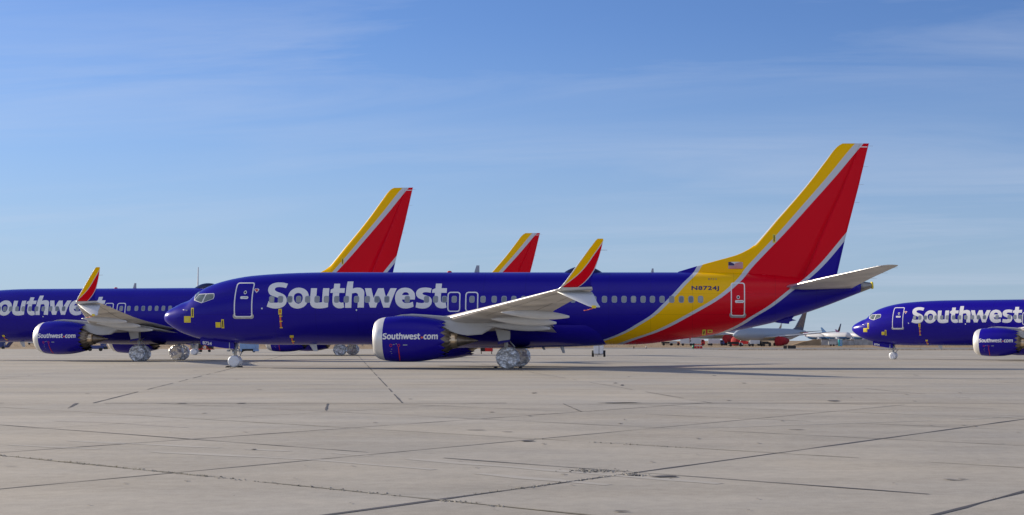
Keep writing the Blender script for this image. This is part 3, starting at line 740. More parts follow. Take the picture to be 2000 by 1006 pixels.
        revolve(bm, [(16.6, .46), (16.75, .44), (16.95, .41), (17.08, .395), (17.08, .36), (16.8, .36)], v0, NZ - .09, 96); link('nozzle_ring', bm, M['ring'], eng, smooth=True)
        bm = bmesh.new()
        revolve(bm, [(16.8, .36), (17.05, .34), (17.3, .27), (17.6, .18), (17.9, .09), (18.15, .02)], v0, NZ - .09, 48); link('exhaust_cone', bm, M['hot'], eng, smooth=True)
        # pylon
        bm = bmesh.new()
        top = [(13.75, 2.775), (14.15, 2.86), (14.7, 2.90), (15.4, 2.86), (16.2, 2.80), (16.75, 2.73)]
        low = [(19.2, 2.35), (18.9, 2.15), (18.35, 1.82), (17.6, 1.76), (17.0, 1.86), (16.55, 2.1), (16.3, 2.3), (15.6, 2.55), (14.6, 2.66)]
        pts = top + [(17.4, 2.66), (19.0, 2.6)] + low; w0_ = [.05, .12, .17, .19, .2, .2, .2, .18, .08, .1, .15, .18, .2, .2, .2, .19, .16]
        a = [bm.verts.new((x, v0 - ww, z)) for (x, z), ww in zip(pts, w0_)]; b = [bm.verts.new((x, v0 + ww, z)) for (x, z), ww in zip(pts, w0_)]
        n = len(pts); bm.faces.new(a); bm.faces.new(list(reversed(b)))
        for i in range(n): bm.faces.new((a[i], b[i], b[(i + 1) % n], a[(i + 1) % n]))
        bmesh.ops.triangulate(bm, faces=[f for f in bm.faces if len(f.verts) > 4])
        bmesh.ops.bevel(bm, geom=[e for e in bm.edges if abs(e.verts[0].co.y - e.verts[1].co.y) < .09 and len(e.link_faces) == 2 and e.calc_face_angle(0) > 1.0], offset=.05, segments=3, affect='EDGES')
        link('pylon', bm, M['wing_pale'], eng)
        # engine title and red streamer (near side of each engine)
        if s < 0:
            lb = bmesh.new(); sx = 73.5 / 3694.0
            def npx(x, y): return PN(746.8 + (x - 115) * sx, 651.0 + (y - 125) / 535 * 12.0)
            for k in WORD: flat(lb, [[npx(x, y) for x, y in smooth_loop(lp, 3)] for lp in G[k]])
            wrap(lb, nac_v, 0.005, 0.07, -NV)
            me = bpy.data.meshes.new('engine_lettering'); lb.to_mesh(me); lb.free(); me.materials.append(M['letter'])
            o = bpy.data.objects.new('engine_lettering', me); col.objects.link(o); o.parent = eng; lb = bmesh.new()
            base = 115 + (826.8 - 746.8) / sx
            for k, ox in (('c', 0), ('o', 345 - 550), ('m', 800)):
                flat(lb, [[npx(base + ox + x, y) for x, y in smooth_loop(lp, 3)] for lp in G[k]])
            wrap(lb, nac_v, 0.005, 0.07, -NV)
            me = bpy.data.meshes.new('engine_lettering'); lb.to_mesh(me); lb.free(); me.materials.append(M['letter'])
            o = bpy.data.objects.new('engine_lettering', me); col.objects.link(o); o.parent = eng
            hp = lambda x, y: PN(730 + x / 14.286, 640 + y / 14.286)
            decal('heart_emblem', [[hp(*p) for p in ((1300, 262), (1325, 248), (1345, 250), (1370, 250), (1385, 268), (1365, 292), (1340, 312), (1315, 285))]], M['orange'], eng, surf=nac_v, v0=-NV, off=.006)
            decal('engine_streamer', [[hp(*p) for p in ((680, 540), (700, 540), (715, 680), (735, 800), (748, 915), (722, 915), (705, 800), (690, 690))]], M['red'], eng, surf=nac_v, v0=-NV, off=.012, step=.05)
            for cx_ in (475, 695):
                ring = [(cx_ + 40 * math.cos(q), 495 + 40 * math.sin(q)) for q in [2 * math.pi * i / 16 for i in range(16)]]
                ri = [(cx_ + 26 * math.cos(q), 495 + 26 * math.sin(q)) for q in [2 * math.pi * i / 16 for i in range(16)]]
                decal('red_marking', [[hp(*p) for p in ring], [hp(*p) for p in reversed(ri)]], M['red'], eng, surf=nac_v, v0=-NV, off=.006)
            for (xa, ya, xb, yb) in ((815, 468, 935, 498), (530, 462, 580, 480), (480, 590, 515, 603), (455, 655, 495, 668), (485, 712, 518, 724), (615, 440, 640, 465)):
                decal('small_placard', [[hp(xa, ya), hp(xb, ya), hp(xb, yb), hp(xa, yb)]], M['grey'], eng, surf=nac_v, v0=-NV, off=.006)

        # main landing gear
        bm = bmesh.new(); gv = s * 2.86
        tube(bm, (19.42, gv, .58), (19.35, gv - s * .12, 2.1), .085, .11, 16); tube(bm, (19.48, gv - s * .42, .58), (19.48, gv + s * .42, .58), .07, None, 12)
        tube(bm, (19.62, gv, .75), (19.85, gv, 1.15), .035, None, 8); tube(bm, (19.85, gv, 1.15), (19.5, gv, 1.55), .035, None, 8)
        tube(bm, (19.4, gv, 1.3), (19.1, gv - s * 1.3, 1.75), .045, None, 8)
        gear = link('main_landing_gear', bm, M['steel'], root)
        for q in (-1, 1):
            bm = bmesh.new(); r0 = .585; wy = gv + q * .43; rows = []; n = 56
            prof = [(-.19, .02), (-.195, .16), (-.19, .30), (-.185, .44), (-.165, .53), (-.12, .572), (-.05, .588), (.05, .588), (.12, .572), (.165, .53), (.185, .44), (.19, .30), (.195, .16), (.19, .02)]
            for (w_, r_) in prof:
                row = []
                for i in range(n):
                    a_ = 2 * math.pi * i / n; p = Vector((r_ * math.cos(a_), w_, r_ * math.sin(a_)))
                    nz = noise.noise(p * 7 + Vector((q * 9, s * 5, 0))) * .022 + noise.noise(p * 19 + Vector((3, q * 4, s))) * .016
                    d_ = Vector((p.x * .7, (1 if w_ > 0 else -1) * .12 * (1 if r_ < .5 else .2), p.z * .7)); p += d_.normalized() * nz if d_.length > 0 else Vector()
                    row.append(bm.verts.new((19.48 + p.x, wy + p.y, max(.575 + p.z, 0.004))))
                rows.append(row)
            for a, b in zip(rows, rows[1:]):
                for i in range(n): bm.faces.new((a[i], a[(i + 1) % n], b[(i + 1) % n], b[i]))
            bm.faces.new(rows[0]); bm.faces.new(rows[-1])
            link('wrapped_wheel', bm, M['foil'], gear, smooth=False)
        bm = bmesh.new()
        prism(bm, [(18.86, 2.12), (19.66, 2.0), (19.66, 1.56), (19.05, 1.46)], s * 3.36, s * 3.39); d1 = link('gear_door', bm, M['wing_pale'], gear)
        bm = bmesh.new()
        prism(bm, [(19.04, 1.45), (19.655, 1.55), (19.64, 1.42), (19.3, 1.37), (18.98, 1.28)], s * 3.34, s * 3.37); link('gear_door_tip', bm, M['blue'], gear)
        # wheel well, dark disc
        bm = bmesh.new(); tube(bm, (19.9, s * 1.15, 1.14), (19.9, s * 1.15, 1.06), .60, .57, 40); link('wheel_well', bm, M['dark'], root)

    # nose gear
    bm = bmesh.new()
    tube(bm, (3.92, 0, .34), (4.02, 0, 1.6), .05, .075, 14); tube(bm, (3.92, -.2, .34), (3.92, .2, .34), .045)
    tube(bm, (3.85, 0, .62), (3.85, 0, 1.0), .085, .10, 14); tube(bm, (3.7, -.22, .98), (3.7, .22, .98), .03); tube(bm, (3.95, -.3, .95), (4.3, -.3, .90), .03)
    tube(bm, (4.05, 0, .55), (4.3, 0, .80), .025); tube(bm, (4.3, 0, .80), (4.1, 0, 1.05), .025); tube(bm, (3.92, 0, 1.0), (3.1, 0, 1.45), .035)
    box(bm, 3.5, 3.62, -.16, -.04, .88, .99, bev=.02); box(bm, 3.5, 3.62, .04, .16, .88, .99, bev=.02)
    tube(bm, (4.2, -.18, .98), (4.28, -.18, .62), .018)
    ng = link('nose_landing_gear', bm, M['steel'], root)
    for q in (-1, 1):
        bm = bmesh.new(); rows = []; n = 44
        for (w_, r_) in [(-.10, .02), (-.105, .2), (-.10, .28), (-.07, .325), (-.03, .338), (.03, .338), (.07, .325), (.10, .28), (.105, .2), (.10, .02)]:
            row = []
            for i in range(n):
                a_ = 2 * math.pi * i / n; p = Vector((r_ * math.cos(a_), w_, r_ * math.sin(a_))); nz = noise.noise(p * 9 + Vector((q, 2, 0))) * .014
                row.append(bm.verts.new((3.92 + p.x * (1 + nz), q * .2 + p.y + nz * .6, max(.335 + p.z * (1 + nz), .004))))
            rows.append(row)
        for a, b in zip(rows, rows[1:]):
            for i in range(n): bm.faces.new((a[i], a[(i + 1) % n], b[(i + 1) % n], b[i]))
        bm.faces.new(rows[0]); bm.faces.new(rows[-1])
        link('wrapped_wheel', bm, M['wrap'], ng, smooth=True)
        bm = bmesh.new()
        prism(bm, [(2.08, 1.63), (2.9, 1.50), (3.96, 1.385), (3.98, 1.02), (3.4, 1.07), (2.6, 1.19), (2.12, 1.27)], q * .34 - .012, q * .34 + .012)
        nd = link('nose_gear_door', bm, M['blue'], ng)
        if q < 0:
            bm = bmesh.new(); tube(bm, (3.72, -.37, 1.38), (3.72, -.37, 1.03), .02, None, 8); link('door_strut', bm, M['white'], ng)
            nl = lettering('fleet_number', '8724', 2.22, 2.73, 1.29, 1.47, M['letter'], ng, surf=None, off=.36, bold=.03, shear=-.12)
    # roof and belly fittings
    def blade(name, u, z, h, c, top, m_, down=False, v=0):
        bm = bmesh.new(); sgn = -1 if down else 1
        a = [bm.verts.new((u + x, v + y, z)) for x, y in ((0, 0), (c * .4, -.03), (c, 0), (c * .4, .03))]
        b = [bm.verts.new((u + top + x * .55, v + y * .6, z + sgn * h)) for x, y in ((0, 0), (c * .4, -.03), (c, 0), (c * .4, .03))]
        for i in range(4): bm.faces.new((a[i], a[(i + 1) % 4], b[(i + 1) % 4], b[i]))
        bm.faces.new(b); return link(name, bm, m_, root)
    bm = bmesh.new(); prism(bm, [(33.5, 2.62), (34.2, 2.48), (34.83, 2.42), (34.84, 2.56), (35.25, 2.62), (34.95, 2.70), (35.35, 3.12), (33.7, 2.78)], -.13, .13)
    bmesh.ops.bevel(bm, geom=bm.edges[:], offset=.02, segments=1, affect='EDGES'); link('tail_skid', bm, M['blue'], root)
    uu = lambda px: (px - PX) / 35 - X0
    blade('blade_antenna', uu(926), 5.27, .42, .30, .13, M['grey'])
    blade('blade_antenna', uu(1271), 5.27, .25, .17, .06, M['grey'])
    blade('blade_antenna', uu(606), 1.30, .40, .42, .26, M['wing_pale'], True, -.3)
    blade('blade_antenna', uu(1054), 1.30, .32, .22, .24, M['grey'], True, -.3)
    blade('blade_antenna', uu(1092), 1.30, .50, .26, .22, M['wing_pale'], True, -.3)
    bm = bmesh.new(); bmesh.ops.create_uvsphere(bm, u_segments=16, v_segments=8, radius=.11)
    for v in bm.verts: v.co = (uu(878) + v.co.x * 1.2, v.co.y, 5.31 + v.co.z * .7)
    link('beacon_light', bm, M['red'], root, smooth=True)
    for (r1, r2, h0, h1, mt_) in ((1.26, .62, 5.16, 5.37, M['lip']), (1.10, .50, 5.27, 5.65, M['navydome'])):
        bm = bmesh.new(); rows = []
        for j in range(9):
            a_ = math.pi / 2 * j / 8; rr_ = (1 - j / 8) if j < 8 else .02
            rows.append([bm.verts.new((uu(1139) + r1 * rr_ * math.cos(q) + .0, r2 * rr_ * math.sin(q), h0 + (h1 - h0) * (1 - rr_ ** 2.2))) for q in [2 * math.pi * i / 48 for i in range(48)]])
        for a, b in zip(rows, rows[1:]):
            for i in range(48): bm.faces.new((a[i], a[(i + 1) % 48], b[(i + 1) % 48], b[i]))
        bm.faces.new(rows[-1])
        o = link('antenna_dome' if mt_ is M['navydome'] else 'dome_base', bm, mt_, root, smooth=True)
    # yellow tape, covers and streamers
    def q4(name, x0, y0, x1, y1, m_, off=.008, par=root, lab=None, slant=0):
        a, b, c, d = P2(x0, y0), P2(x1, y0), P2(x1 + slant, y1), P2(x0 + slant, y1)
        return decal(name, [[a, b, c, d]], m_, par, off=off, step=.06)
    def tape(x0, y0, x1, y1, slot, slant=0):
        o = q4('tape_cover', x0, y0, x1, y1, M['yellow'], .009, slant=slant)
        if slot:
            w_ = (x1 - x0); q4('tape_opening', x0 + w_ * .33, y0 + 2.2, x1 - w_ * .33, y1 - 2.2, M['black'], .013, par=o, slant=slant * .9)
        return o
    tape(373.5, 601.4, 378.8, 620, True); o = tape(359.8, 617.5, 372.7, 630, False); q4('tape_fold', 362.5, 620, 370, 627.5, M['tape2'], .02, par=o)
    tape(421, 629.3, 430.8, 639.6, False, .5); tape(432, 623.7, 437.3, 641, True, 1.0)
    o = tape(543.8, 603, 550.5, 614.2, False); q4('cover_tag', 545.9, 605.4, 548.3, 611.3, M['red'], .014, par=o)
    q4('warning_streamer', 545.8, 614.3, 549.2, 640.5, M['orange'], .012, slant=1.6)
    for y in (616.6, 626.4, 638.8): q4('streamer_tag', 545.4 + (y - 614) * .05, y, 551 + (y - 614) * .05, y + 2.0, M['yellow'], .018)
    tape(566, 654.7, 573.6, 659.6, False); q4('warning_streamer', 568.5, 660, 571.3, 671, M['orange'], .012, slant=3.5); q4('streamer_tag', 569.6, 665.3, 575.6, 667.3, M['yellow'], .018)
    o = tape(1372, 643.6, 1378.6, 654.8, True, -1.0); o = tape(1381.8, 643.8, 1391.5, 650, False); q4('tape_opening', 1384, 645.6, 1389.5, 648.2, M['red'], .013, par=o)
    bm = bmesh.new(); a_ = P2(360, 606); va = -fus_v(*a_)
    tube(bm, (a_[0] + .2, va - .0, a_[1] - .04), (a_[0] + .16, va - .14, a_[1]), .02); tube(bm, (a_[0] + .24, va - .14, a_[1]), (a_[0] - .02, va - .14, a_[1] + .02), .016)
    link('pitot_probe', bm, M['chrome'], root)
    for (x, y) in ((696.2, 605.8), (511.5, 602.5)):
        a_ = P2(x, y); bm = bmesh.new(); bmesh.ops.create_uvsphere(bm, u_segments=12, v_segments=8, radius=.05)
        for v in bm.verts: v.co = (a_[0] + v.co.x, -fus_v(*a_) + v.co.y * .6, a_[1] + v.co.z)
        link('drain_mast', bm, M['white'], root, smooth=True)
    return root

M['navydome'] = mat('dark_blue_dome', (0.012, 0.012, 0.05), 0.15, coat=0.3)
M['tape2'] = mat('crumpled_yellow_film', (0.72, 0.64, 0.10), 0.3, bump=.5, bscale=20)

main = make_airliner(); main.location = (X0, D, 0)
GR = 'striped airliners parked in rows on the apron'
tag(main, 'nearest blue airliner, whole in view, with N8724J on its rear side', 'airliner', GR)

def place(tpl, loc, th, label, skip=(), raise_=0.0):
    r = copy_tree(tpl, None, skip); r.location = loc; r.rotation_euler = (0, 0, -R(th)); r['label'] = label
    if raise_:
        r.location.z += raise_
        for ch in r.children:
            if 'landing_gear' in ch.name:
                ch.location.z -= raise_
                for g in ch.children:
                    if 'door' in g.name: g.location.z += raise_
    return r
def root_from(Xg, Zg, th, u=19.48):                    # aircraft origin from the place of its main gear
    return (Xg - u * math.cos(R(th)), Zg + u * math.sin(R(th)))
SK = ('registration_lettering', 'small_fleet_number', 'fleet_number')
LX, LZ, LT = -39.12, 111.2, 9.6
x, y = root_from(LX, LZ, LT)
left = place(main, (x, y, 0), LT, 'blue airliner at left, its title cut by the picture edge', SK, .12)
x, y = root_from(-34.4, 152, 0)
third = place(main, (x, y, 0), 0, 'farthest striped airliner, mostly hidden, only its small tail fin showing above the front one', SK)
RT = 26.0
right = place(main, (15.6, 136.4, -.22), RT, 'sunlit blue airliner nosing in from the right edge, number 8704 on its nose gear door', SK)
rg = [c for c in right.children if c.name.startswith('nose_landing_gear')][0]
lettering('fleet_number', '8704', 2.22, 2.73, 1.29, 1.47, M['letter'], rg, surf=None, off=.36, bold=.03, shear=-.12)

# ------------------------------------------------------------------ ground
def smooth01(t): t = max(0, min(1, t)); return t * t * (3 - 2 * t)
def gz(x, y): return -0.22 * smooth01((x + 2) / 12) * smooth01((y - 92) / 28)
def ground_xy(px, py): Z = CH * F / (py - HY); return (px - PX) * Z / F, Z

# slab grid of the near apron, measured: X = -12.62+3.469i-1.780j, Y = 31.11-2.840i-2.894j
def concrete():
    m = bpy.data.materials.new('weathered_concrete'); m.use_nodes = True; t = m.node_tree; b = t.nodes['Principled BSDF']; b.inputs['Roughness'].default_value = .85; b.inputs['Specular IOR Level'].default_value = .25
    g = t.nodes.new('ShaderNodeNewGeometry'); s = t.nodes.new('ShaderNodeSeparateXYZ'); t.links.new(g.outputs['Position'], s.inputs[0])
    def mt(op, a, b_=None):
        n = t.nodes.new('ShaderNodeMath'); n.operation = op
        for i, q in enumerate((a, b_)):
            if isinstance(q, (int, float)): n.inputs[i].default_value = q
            elif q is not None: t.links.new(q, n.inputs[i])
        return n.outputs[0]
    a, b1, c, d = 3.469, -1.780, -2.840, -2.894; det = a * d - b1 * c
    X = mt('ADD', s.outputs[0], 12.62); Y = mt('SUBTRACT', s.outputs[1], 31.11)
    i_ = mt('ADD', mt('MULTIPLY', X, d / det), mt('MULTIPLY', Y, -b1 / det)); j_ = mt('ADD', mt('MULTIPLY', X, -c / det), mt('MULTIPLY', Y, a / det))
    cm = t.nodes.new('ShaderNodeCombineXYZ'); t.links.new(mt('FLOOR', i_), cm.inputs[0]); t.links.new(mt('FLOOR', j_), cm.inputs[1])
    wn = t.nodes.new('ShaderNodeTexWhiteNoise'); wn.noise_dimensions = '2D'; t.links.new(cm.outputs[0], wn.inputs['Vector'])
    cm2 = t.nodes.new('ShaderNodeCombineXYZ')
    t.links.new(mt('FLOOR', mt('DIVIDE', mt('ADD', mt('ADD', s.outputs[0], mt('MULTIPLY', s.outputs[1], .222)), 6.2), 7.3)), cm2.inputs[0]); t.links.new(mt('FLOOR', mt('DIVIDE', mt('SUBTRACT', s.outputs[1], 35.5), 7.55)), cm2.inputs[1])
    wn2 = t.nodes.new('ShaderNodeTexWhiteNoise'); wn2.noise_dimensions = '2D'; t.links.new(cm2.outputs[0], wn2.inputs['Vector'])
    far = mt('GREATER_THAN', s.outputs[1], 35.5)
    slab = mt('ADD', mt('MULTIPLY', wn.outputs[0], mt('SUBTRACT', 1.0, far)), mt('MULTIPLY', wn2.outputs[0], far))
    def nz(scale, detail, sx=1, sy=1, rough=.6):
        mp = t.nodes.new('ShaderNodeMapping'); mp.inputs['Scale'].default_value = (sx, sy, 1); t.links.new(g.outputs['Position'], mp.inputs[0])
        n = t.nodes.new('ShaderNodeTexNoise'); n.inputs['Scale'].default_value = scale; n.inputs['Detail'].default_value = detail; n.inputs['Roughness'].default_value = rough; t.links.new(mp.outputs[0], n.inputs['Vector']); return n.outputs[0]
    big = nz(.09, 5); mid = nz(.7, 7, .6, 1.1, .65); fine = nz(5, 9, 1, 1, .75); streak = nz(.35, 5, .12, 1.6)
    v = mt('ADD', .80, mt('MULTIPLY', slab, .10))
    v = mt('ADD', v, mt('MULTIPLY', mt('SUBTRACT', big, .5), .30)); v = mt('ADD', v, mt('MULTIPLY', mt('SUBTRACT', mid, .5), .40))
    v = mt('ADD', v, mt('MULTIPLY', mt('SUBTRACT', fine, .5), .55)); v = mt('ADD', v, mt('MULTIPLY', mt('SUBTRACT', streak, .5), .40))
    # fine aggregate pits
    vo = t.nodes.new('ShaderNodeTexNoise'); vo.inputs['Scale'].default_value = 60; vo.inputs['Detail'].default_value = 3; t.links.new(g.outputs['Position'], vo.inputs['Vector'])
    v = mt('ADD', v, mt('MULTIPLY', mt('SUBTRACT', vo.outputs[0], .5), .45))
    mx = t.nodes.new('ShaderNodeMix'); mx.data_type = 'RGBA'; rc = t.nodes.new('ShaderNodeMapRange'); rc.inputs[1].default_value = .35; rc.inputs[2].default_value = .62; t.links.new(nz(.16, 4), rc.inputs[0]); t.links.new(rc.outputs[0], mx.inputs[0]); mx.inputs[6].default_value = (.386, .368, .332, 1); mx.inputs[7].default_value = (.436, .402, .342, 1)
    sc_ = t.nodes.new('ShaderNodeVectorMath'); sc_.operation = 'SCALE'; t.links.new(mx.outputs[2], sc_.inputs[0]); t.links.new(v, sc_.inputs['Scale']); t.links.new(sc_.outputs[0], b.inputs['Base Color'])
    bp = t.nodes.new('ShaderNodeBump'); bp.inputs['Strength'].default_value = .35; bp.inputs['Distance'].default_value = .006; t.links.new(mt('ADD', fine, vo.outputs[0]), bp.inputs['Height']); t.links.new(bp.outputs[0], b.inputs['Normal'])
    return m

def desert():
    m = bpy.data.materials.new('dry_desert_soil'); m.use_nodes = True; t = m.node_tree; b = t.nodes['Principled BSDF']; b.inputs['Roughness'].default_value = .95; b.inputs['Specular IOR Level'].default_value = .1
    g = t.nodes.new('ShaderNodeNewGeometry')
    n = t.nodes.new('ShaderNodeTexNoise'); n.inputs['Scale'].default_value = .12; n.inputs['Detail'].default_value = 8; t.links.new(g.outputs['Position'], n.inputs['Vector'])
    r = t.nodes.new('ShaderNodeValToRGB'); t.links.new(n.outputs[0], r.inputs[0]); e = r.color_ramp.elements
    e[0].position = .35; e[0].color = (.20, .145, .09, 1); e[1].position = .65; e[1].color = (.36, .275, .185, 1); t.links.new(r.outputs[0], b.inputs['Base Color'])
    return m
M['soil'] = desert(); M['concrete'] = concrete()
bm = bmesh.new()
q = [bm.verts.new(p) for p in ((-6000, -60, -.30), (6000, -60, -.30), (6000, 9000, -.30), (-6000, 9000, -.30))]; bm.faces.new(q)
o = link('desert_ground', bm, M['soil']); tag(o, kind='structure')
bm = bmesh.new()
xs = [-420, -200, -100, -60, -40, -20] + [-10 + i * 1.5 for i in range(20)] + [25, 40, 60, 100, 200, 420]; ys = [-40, 0, 20, 40, 60, 80, 90] + [92 + i * 2 for i in range(16)] + [128, 150, 180, 220, 262]
V = [[bm.verts.new((x, y, gz(x, y))) for x in xs] for y in ys]
for j in range(len(ys) - 1):
    for i in range(len(xs) - 1): bm.faces.new((V[j][i], V[j][i + 1], V[j + 1][i + 1], V[j + 1][i]))
o = link('concrete_apron', bm, M['concrete'], smooth=True); tag(o, kind='structure')
# far taxiway strip beyond the first dry verge
M['taxi'] = mat('dark_asphalt', (.17, .165, .16), .9, var=.12, vscale=.05)
bm = bmesh.new(); q = [bm.verts.new(p) for p in ((-30, 288, -.29), (500, 288, -.29), (500, 372, -.29), (-30, 372, -.29))]; bm.faces.new(q)
o = link('taxiway', bm, M['taxi']); tag(o, kind='structure')

# joints between slabs: thin sealed strips lying on the concrete
M['joint'] = mat('dark_joint_sealant', (.06, .06, .07), .8, var=.3, vscale=2)
M['joint3'] = mat('faded_joint_sealant', (.21, .20, .185), .85, var=.3, vscale=2)
M['joint2'] = mat('worn_pale_joint', (.25, .23, .18), .9, var=.35, vscale=3)
def ribbon(bm, pts, w_, z=.004, mi=0, gap=0.0, amp=.012, step=.5):
    for (xa, ya), (xb, yb) in zip(pts, pts[1:]):
        d_ = Vector((xb - xa, yb - ya)); ln = d_.length; d_.normalize(); n_ = Vector((-d_.y, d_.x)); k = max(2, int(ln / step)); prev = None
        for i in range(k + 1):
            t = i / k; p = Vector((xa, ya)) + d_ * ln * t
            nn = noise.noise(Vector((p.x * .9, p.y * .9, mi * 3.1))) ; off = noise.noise(Vector((p.x * 1.7, p.y * 1.7, 5))) * amp
            ww = w_ * (.75 + .9 * nn) * .5
            if nn < gap - .5 or ww < .003: prev = None; continue
            a_ = bm.verts.new((*(p + n_ * (off + ww)), gz(p.x, p.y) + z)); b_ = bm.verts.new((*(p + n_ * (off - ww)), gz(p.x, p.y) + z))
            if prev:
                f = bm.faces.new((prev[0], prev[1], b_, a_)); f.material_index = mi
            prev = (a_, b_)
IJ = lambda i, j: (-12.62 + 3.469 * i - 1.780 * j, 31.11 - 2.840 * i - 2.894 * j)
def clip_line(p, q, ymax):
    (xa, ya), (xb, yb) = p, q
    if ya > ymax: t = (ymax - ya) / (yb - ya); p = (xa + (xb - xa) * t, ymax)
    if yb > ymax: t = (ymax - ya) / (yb - ya); q = (xa + (xb - xa) * t, ymax)
    return p, q
bm = bmesh.new()
YB = 35.5
for i in range(-8, 12):
    p, q = clip_line(IJ(i, -9), IJ(i, 7), YB - .02)
    if min(p[1], q[1]) < YB: ribbon(bm, [p, q], {4: .075, 5: .085, 3: .05, 2: .045}.get(i, .035), mi=0 if i in (4, 5, 2) else 2, gap=-.1)
for j in range(-11, 9):
    p, q = clip_line(IJ(-10, j), IJ(10, j), YB - .02)
    if min(p[1], q[1]) < YB: ribbon(bm, [p, q], .045, mi=1 if j in (2, 3, 0, -3) else (0 if j == 1 else 2), gap=.06, z=.006)
k = 0; Y = YB
while Y < 258:
    ribbon(bm, [(-140, Y), (140, Y)], .08 if k else .12, mi=2 if k % 3 else 0, gap=.10, step=1.2, amp=.05); Y += 7.55; k += 1
for k in range(-9, 12):
    xa = -14.1 + 7.4 * k
    ribbon(bm, [(xa, YB), (xa - .228 * 215, YB + 215)], .05 if k in (0, 1) else .028, mi=0, gap=.12 if k in (0, 1) else .3, step=1.0, z=.007)
for pts, w_ in ((((132, 798), (150, 788)), .075), (((636, 802), (640, 789)), .045), (((1100, 789), (1135, 804.5)), .05)):
    ribbon(bm, [ground_xy(*p) for p in pts], w_, z=.008, gap=-1)
o = link('slab_joints', bm, [M['joint'], M['joint2'], M['joint3']]); tag(o, kind='structure')
# spalls, patches of broken joint, old stains and a joint shadow painted dark
bm = bmesh.new()
def blot(px, py, wx, wy, seed, mi=0, z=.010, n=22):
    x, y = ground_xy(px, py); sx = wx * y / F / 2; sy = wy * y * y / (CH * F) / 2
    pts = []
    for i in range(n):
        a_ = 2 * math.pi * i / n; r_ = 1 + .55 * noise.noise(Vector((math.cos(a_) * 1.7, math.sin(a_) * 1.7, seed * 3.3)))
        pts.append(bm.verts.new((x + sx * r_ * math.cos(a_), y + sy * r_ * math.sin(a_), gz(x, y) + z)))
    bm.faces.new(pts).material_index = mi
for k, a_ in enumerate(((1300, 931.5, 60, 2.4), (1240, 929, 26, 1.6), (1030, 862, 26, 1.8), (1210, 787.3, 80, 1.2), (470, 788, 18, 1.2), (355, 788, 22, 1.0), (1215, 752.5, 6, 2.4), (1043, 768, 9, 1.0), (960, 805.5, 10, .7), (930, 840.5, 34, .7), (990, 844, 20, .6), (1630, 783.5, 28, 1.6), (1215, 1000, 30, 1.8), (1555, 839.5, 28, 1.0), (1225, 787, 50, .8), (20, 911.7, 26, .6), (1855, 937, 20, 1.4), (1878, 936, 16, 1.2), (1865, 938.5, 30, .9))):  # first entry is the shadow along a joint, painted as a dark blot
    blot(*a_, seed=k, mi=0 if k < 13 else 1)
for k in range(60):
    blot(random.uniform(0, 2000), 700 + 300 * random.random()**.8, random.uniform(2, 9), random.uniform(.5, 1.4), seed=k + 50, mi=1 if random.random() < .75 else 0)
M['stain'] = mat('grey_stain', (.20, .19, .185), .9, var=.2, vscale=5)
o = link('stains_and_joint_shade', bm, [M['joint'], M['stain']]); tag(o, kind='structure')
# crumbled joint gravel
bm = bmesh.new()
def pebble(x, y, r_, mi=0):
    v = [bm.verts.new((x + r_ * random.uniform(.6, 1.2) * math.cos(a_), y + r_ * random.uniform(.6, 1.2) * math.sin(a_), gz(x, y) + .003)) for a_ in (0, 1.3, 2.5, 3.8, 5)]
    t = bm.verts.new((x, y, gz(x, y) + r_ * random.uniform(.5, .9)))
    for i in range(5): bm.faces.new((v[i], v[(i + 1) % 5], t)).material_index = mi
def along(a_, b_, n, spread, rmin=.006, rmax=.02, mi=0):
    for _ in range(n):
        t = random.random(); x = a_[0] + (b_[0] - a_[0]) * t; y = a_[1] + (b_[1] - a_[1]) * t
        if noise.noise(Vector((x * .8, y * .8, 2))) < -.15: continue
        pebble(x + random.gauss(0, spread), y + random.gauss(0, spread), random.uniform(rmin, rmax), random.choice((0, 0, 1)))
along(IJ(1.5, 3), IJ(2.8, 3), 420, .035); along(IJ(2, 2), IJ(4.2, 2), 420, .03); along(ground_xy(1130, 920), ground_xy(1196, 920), 320, .10); along(ground_xy(1225, 928), ground_xy(1250, 928.5), 120, .05)
along(IJ(3, 0), IJ(4, 0), 220, .04); along(ground_xy(1005, 862), ground_xy(1050, 862), 120, .08); along(IJ(4, 2), IJ(4, 1), 160, .03)
o = link('joint_gravel', bm, [mat('pale_chips', (.40, .37, .31), .9), mat('dark_chips', (.10, .095, .085), .9)]); tag(o, 'crumbled concrete chips lying along the near slab joints', 'gravel', kind='stuff')
# faint old tyre tracks and washed-out streaks
bm = bmesh.new()
for k in range(5):
    x_ = random.uniform(-16, 12); y_ = random.uniform(12.5, 34); a_ = random.choice((-.5, .45)) + random.uniform(-.1, .1); ln_ = random.uniform(3, 14)
    for dx in (0, 1.1) if k % 3 == 0 else (0,):
        ribbon(bm, [(x_, y_ + dx), (x_ + ln_ * .5, y_ + dx + ln_ * .5 * a_), (x_ + ln_, y_ + dx + ln_ * 1.3 * a_)], random.uniform(.10, .22), z=.003, mi=k % 2, gap=.25, amp=.05, step=.25)
o = link('tyre_tracks', bm, [mat('faint_tyre_mark', (.325, .305, .28), .9), mat('pale_wash_mark', (.36, .345, .315), .9)]); tag(o, kind='structure')
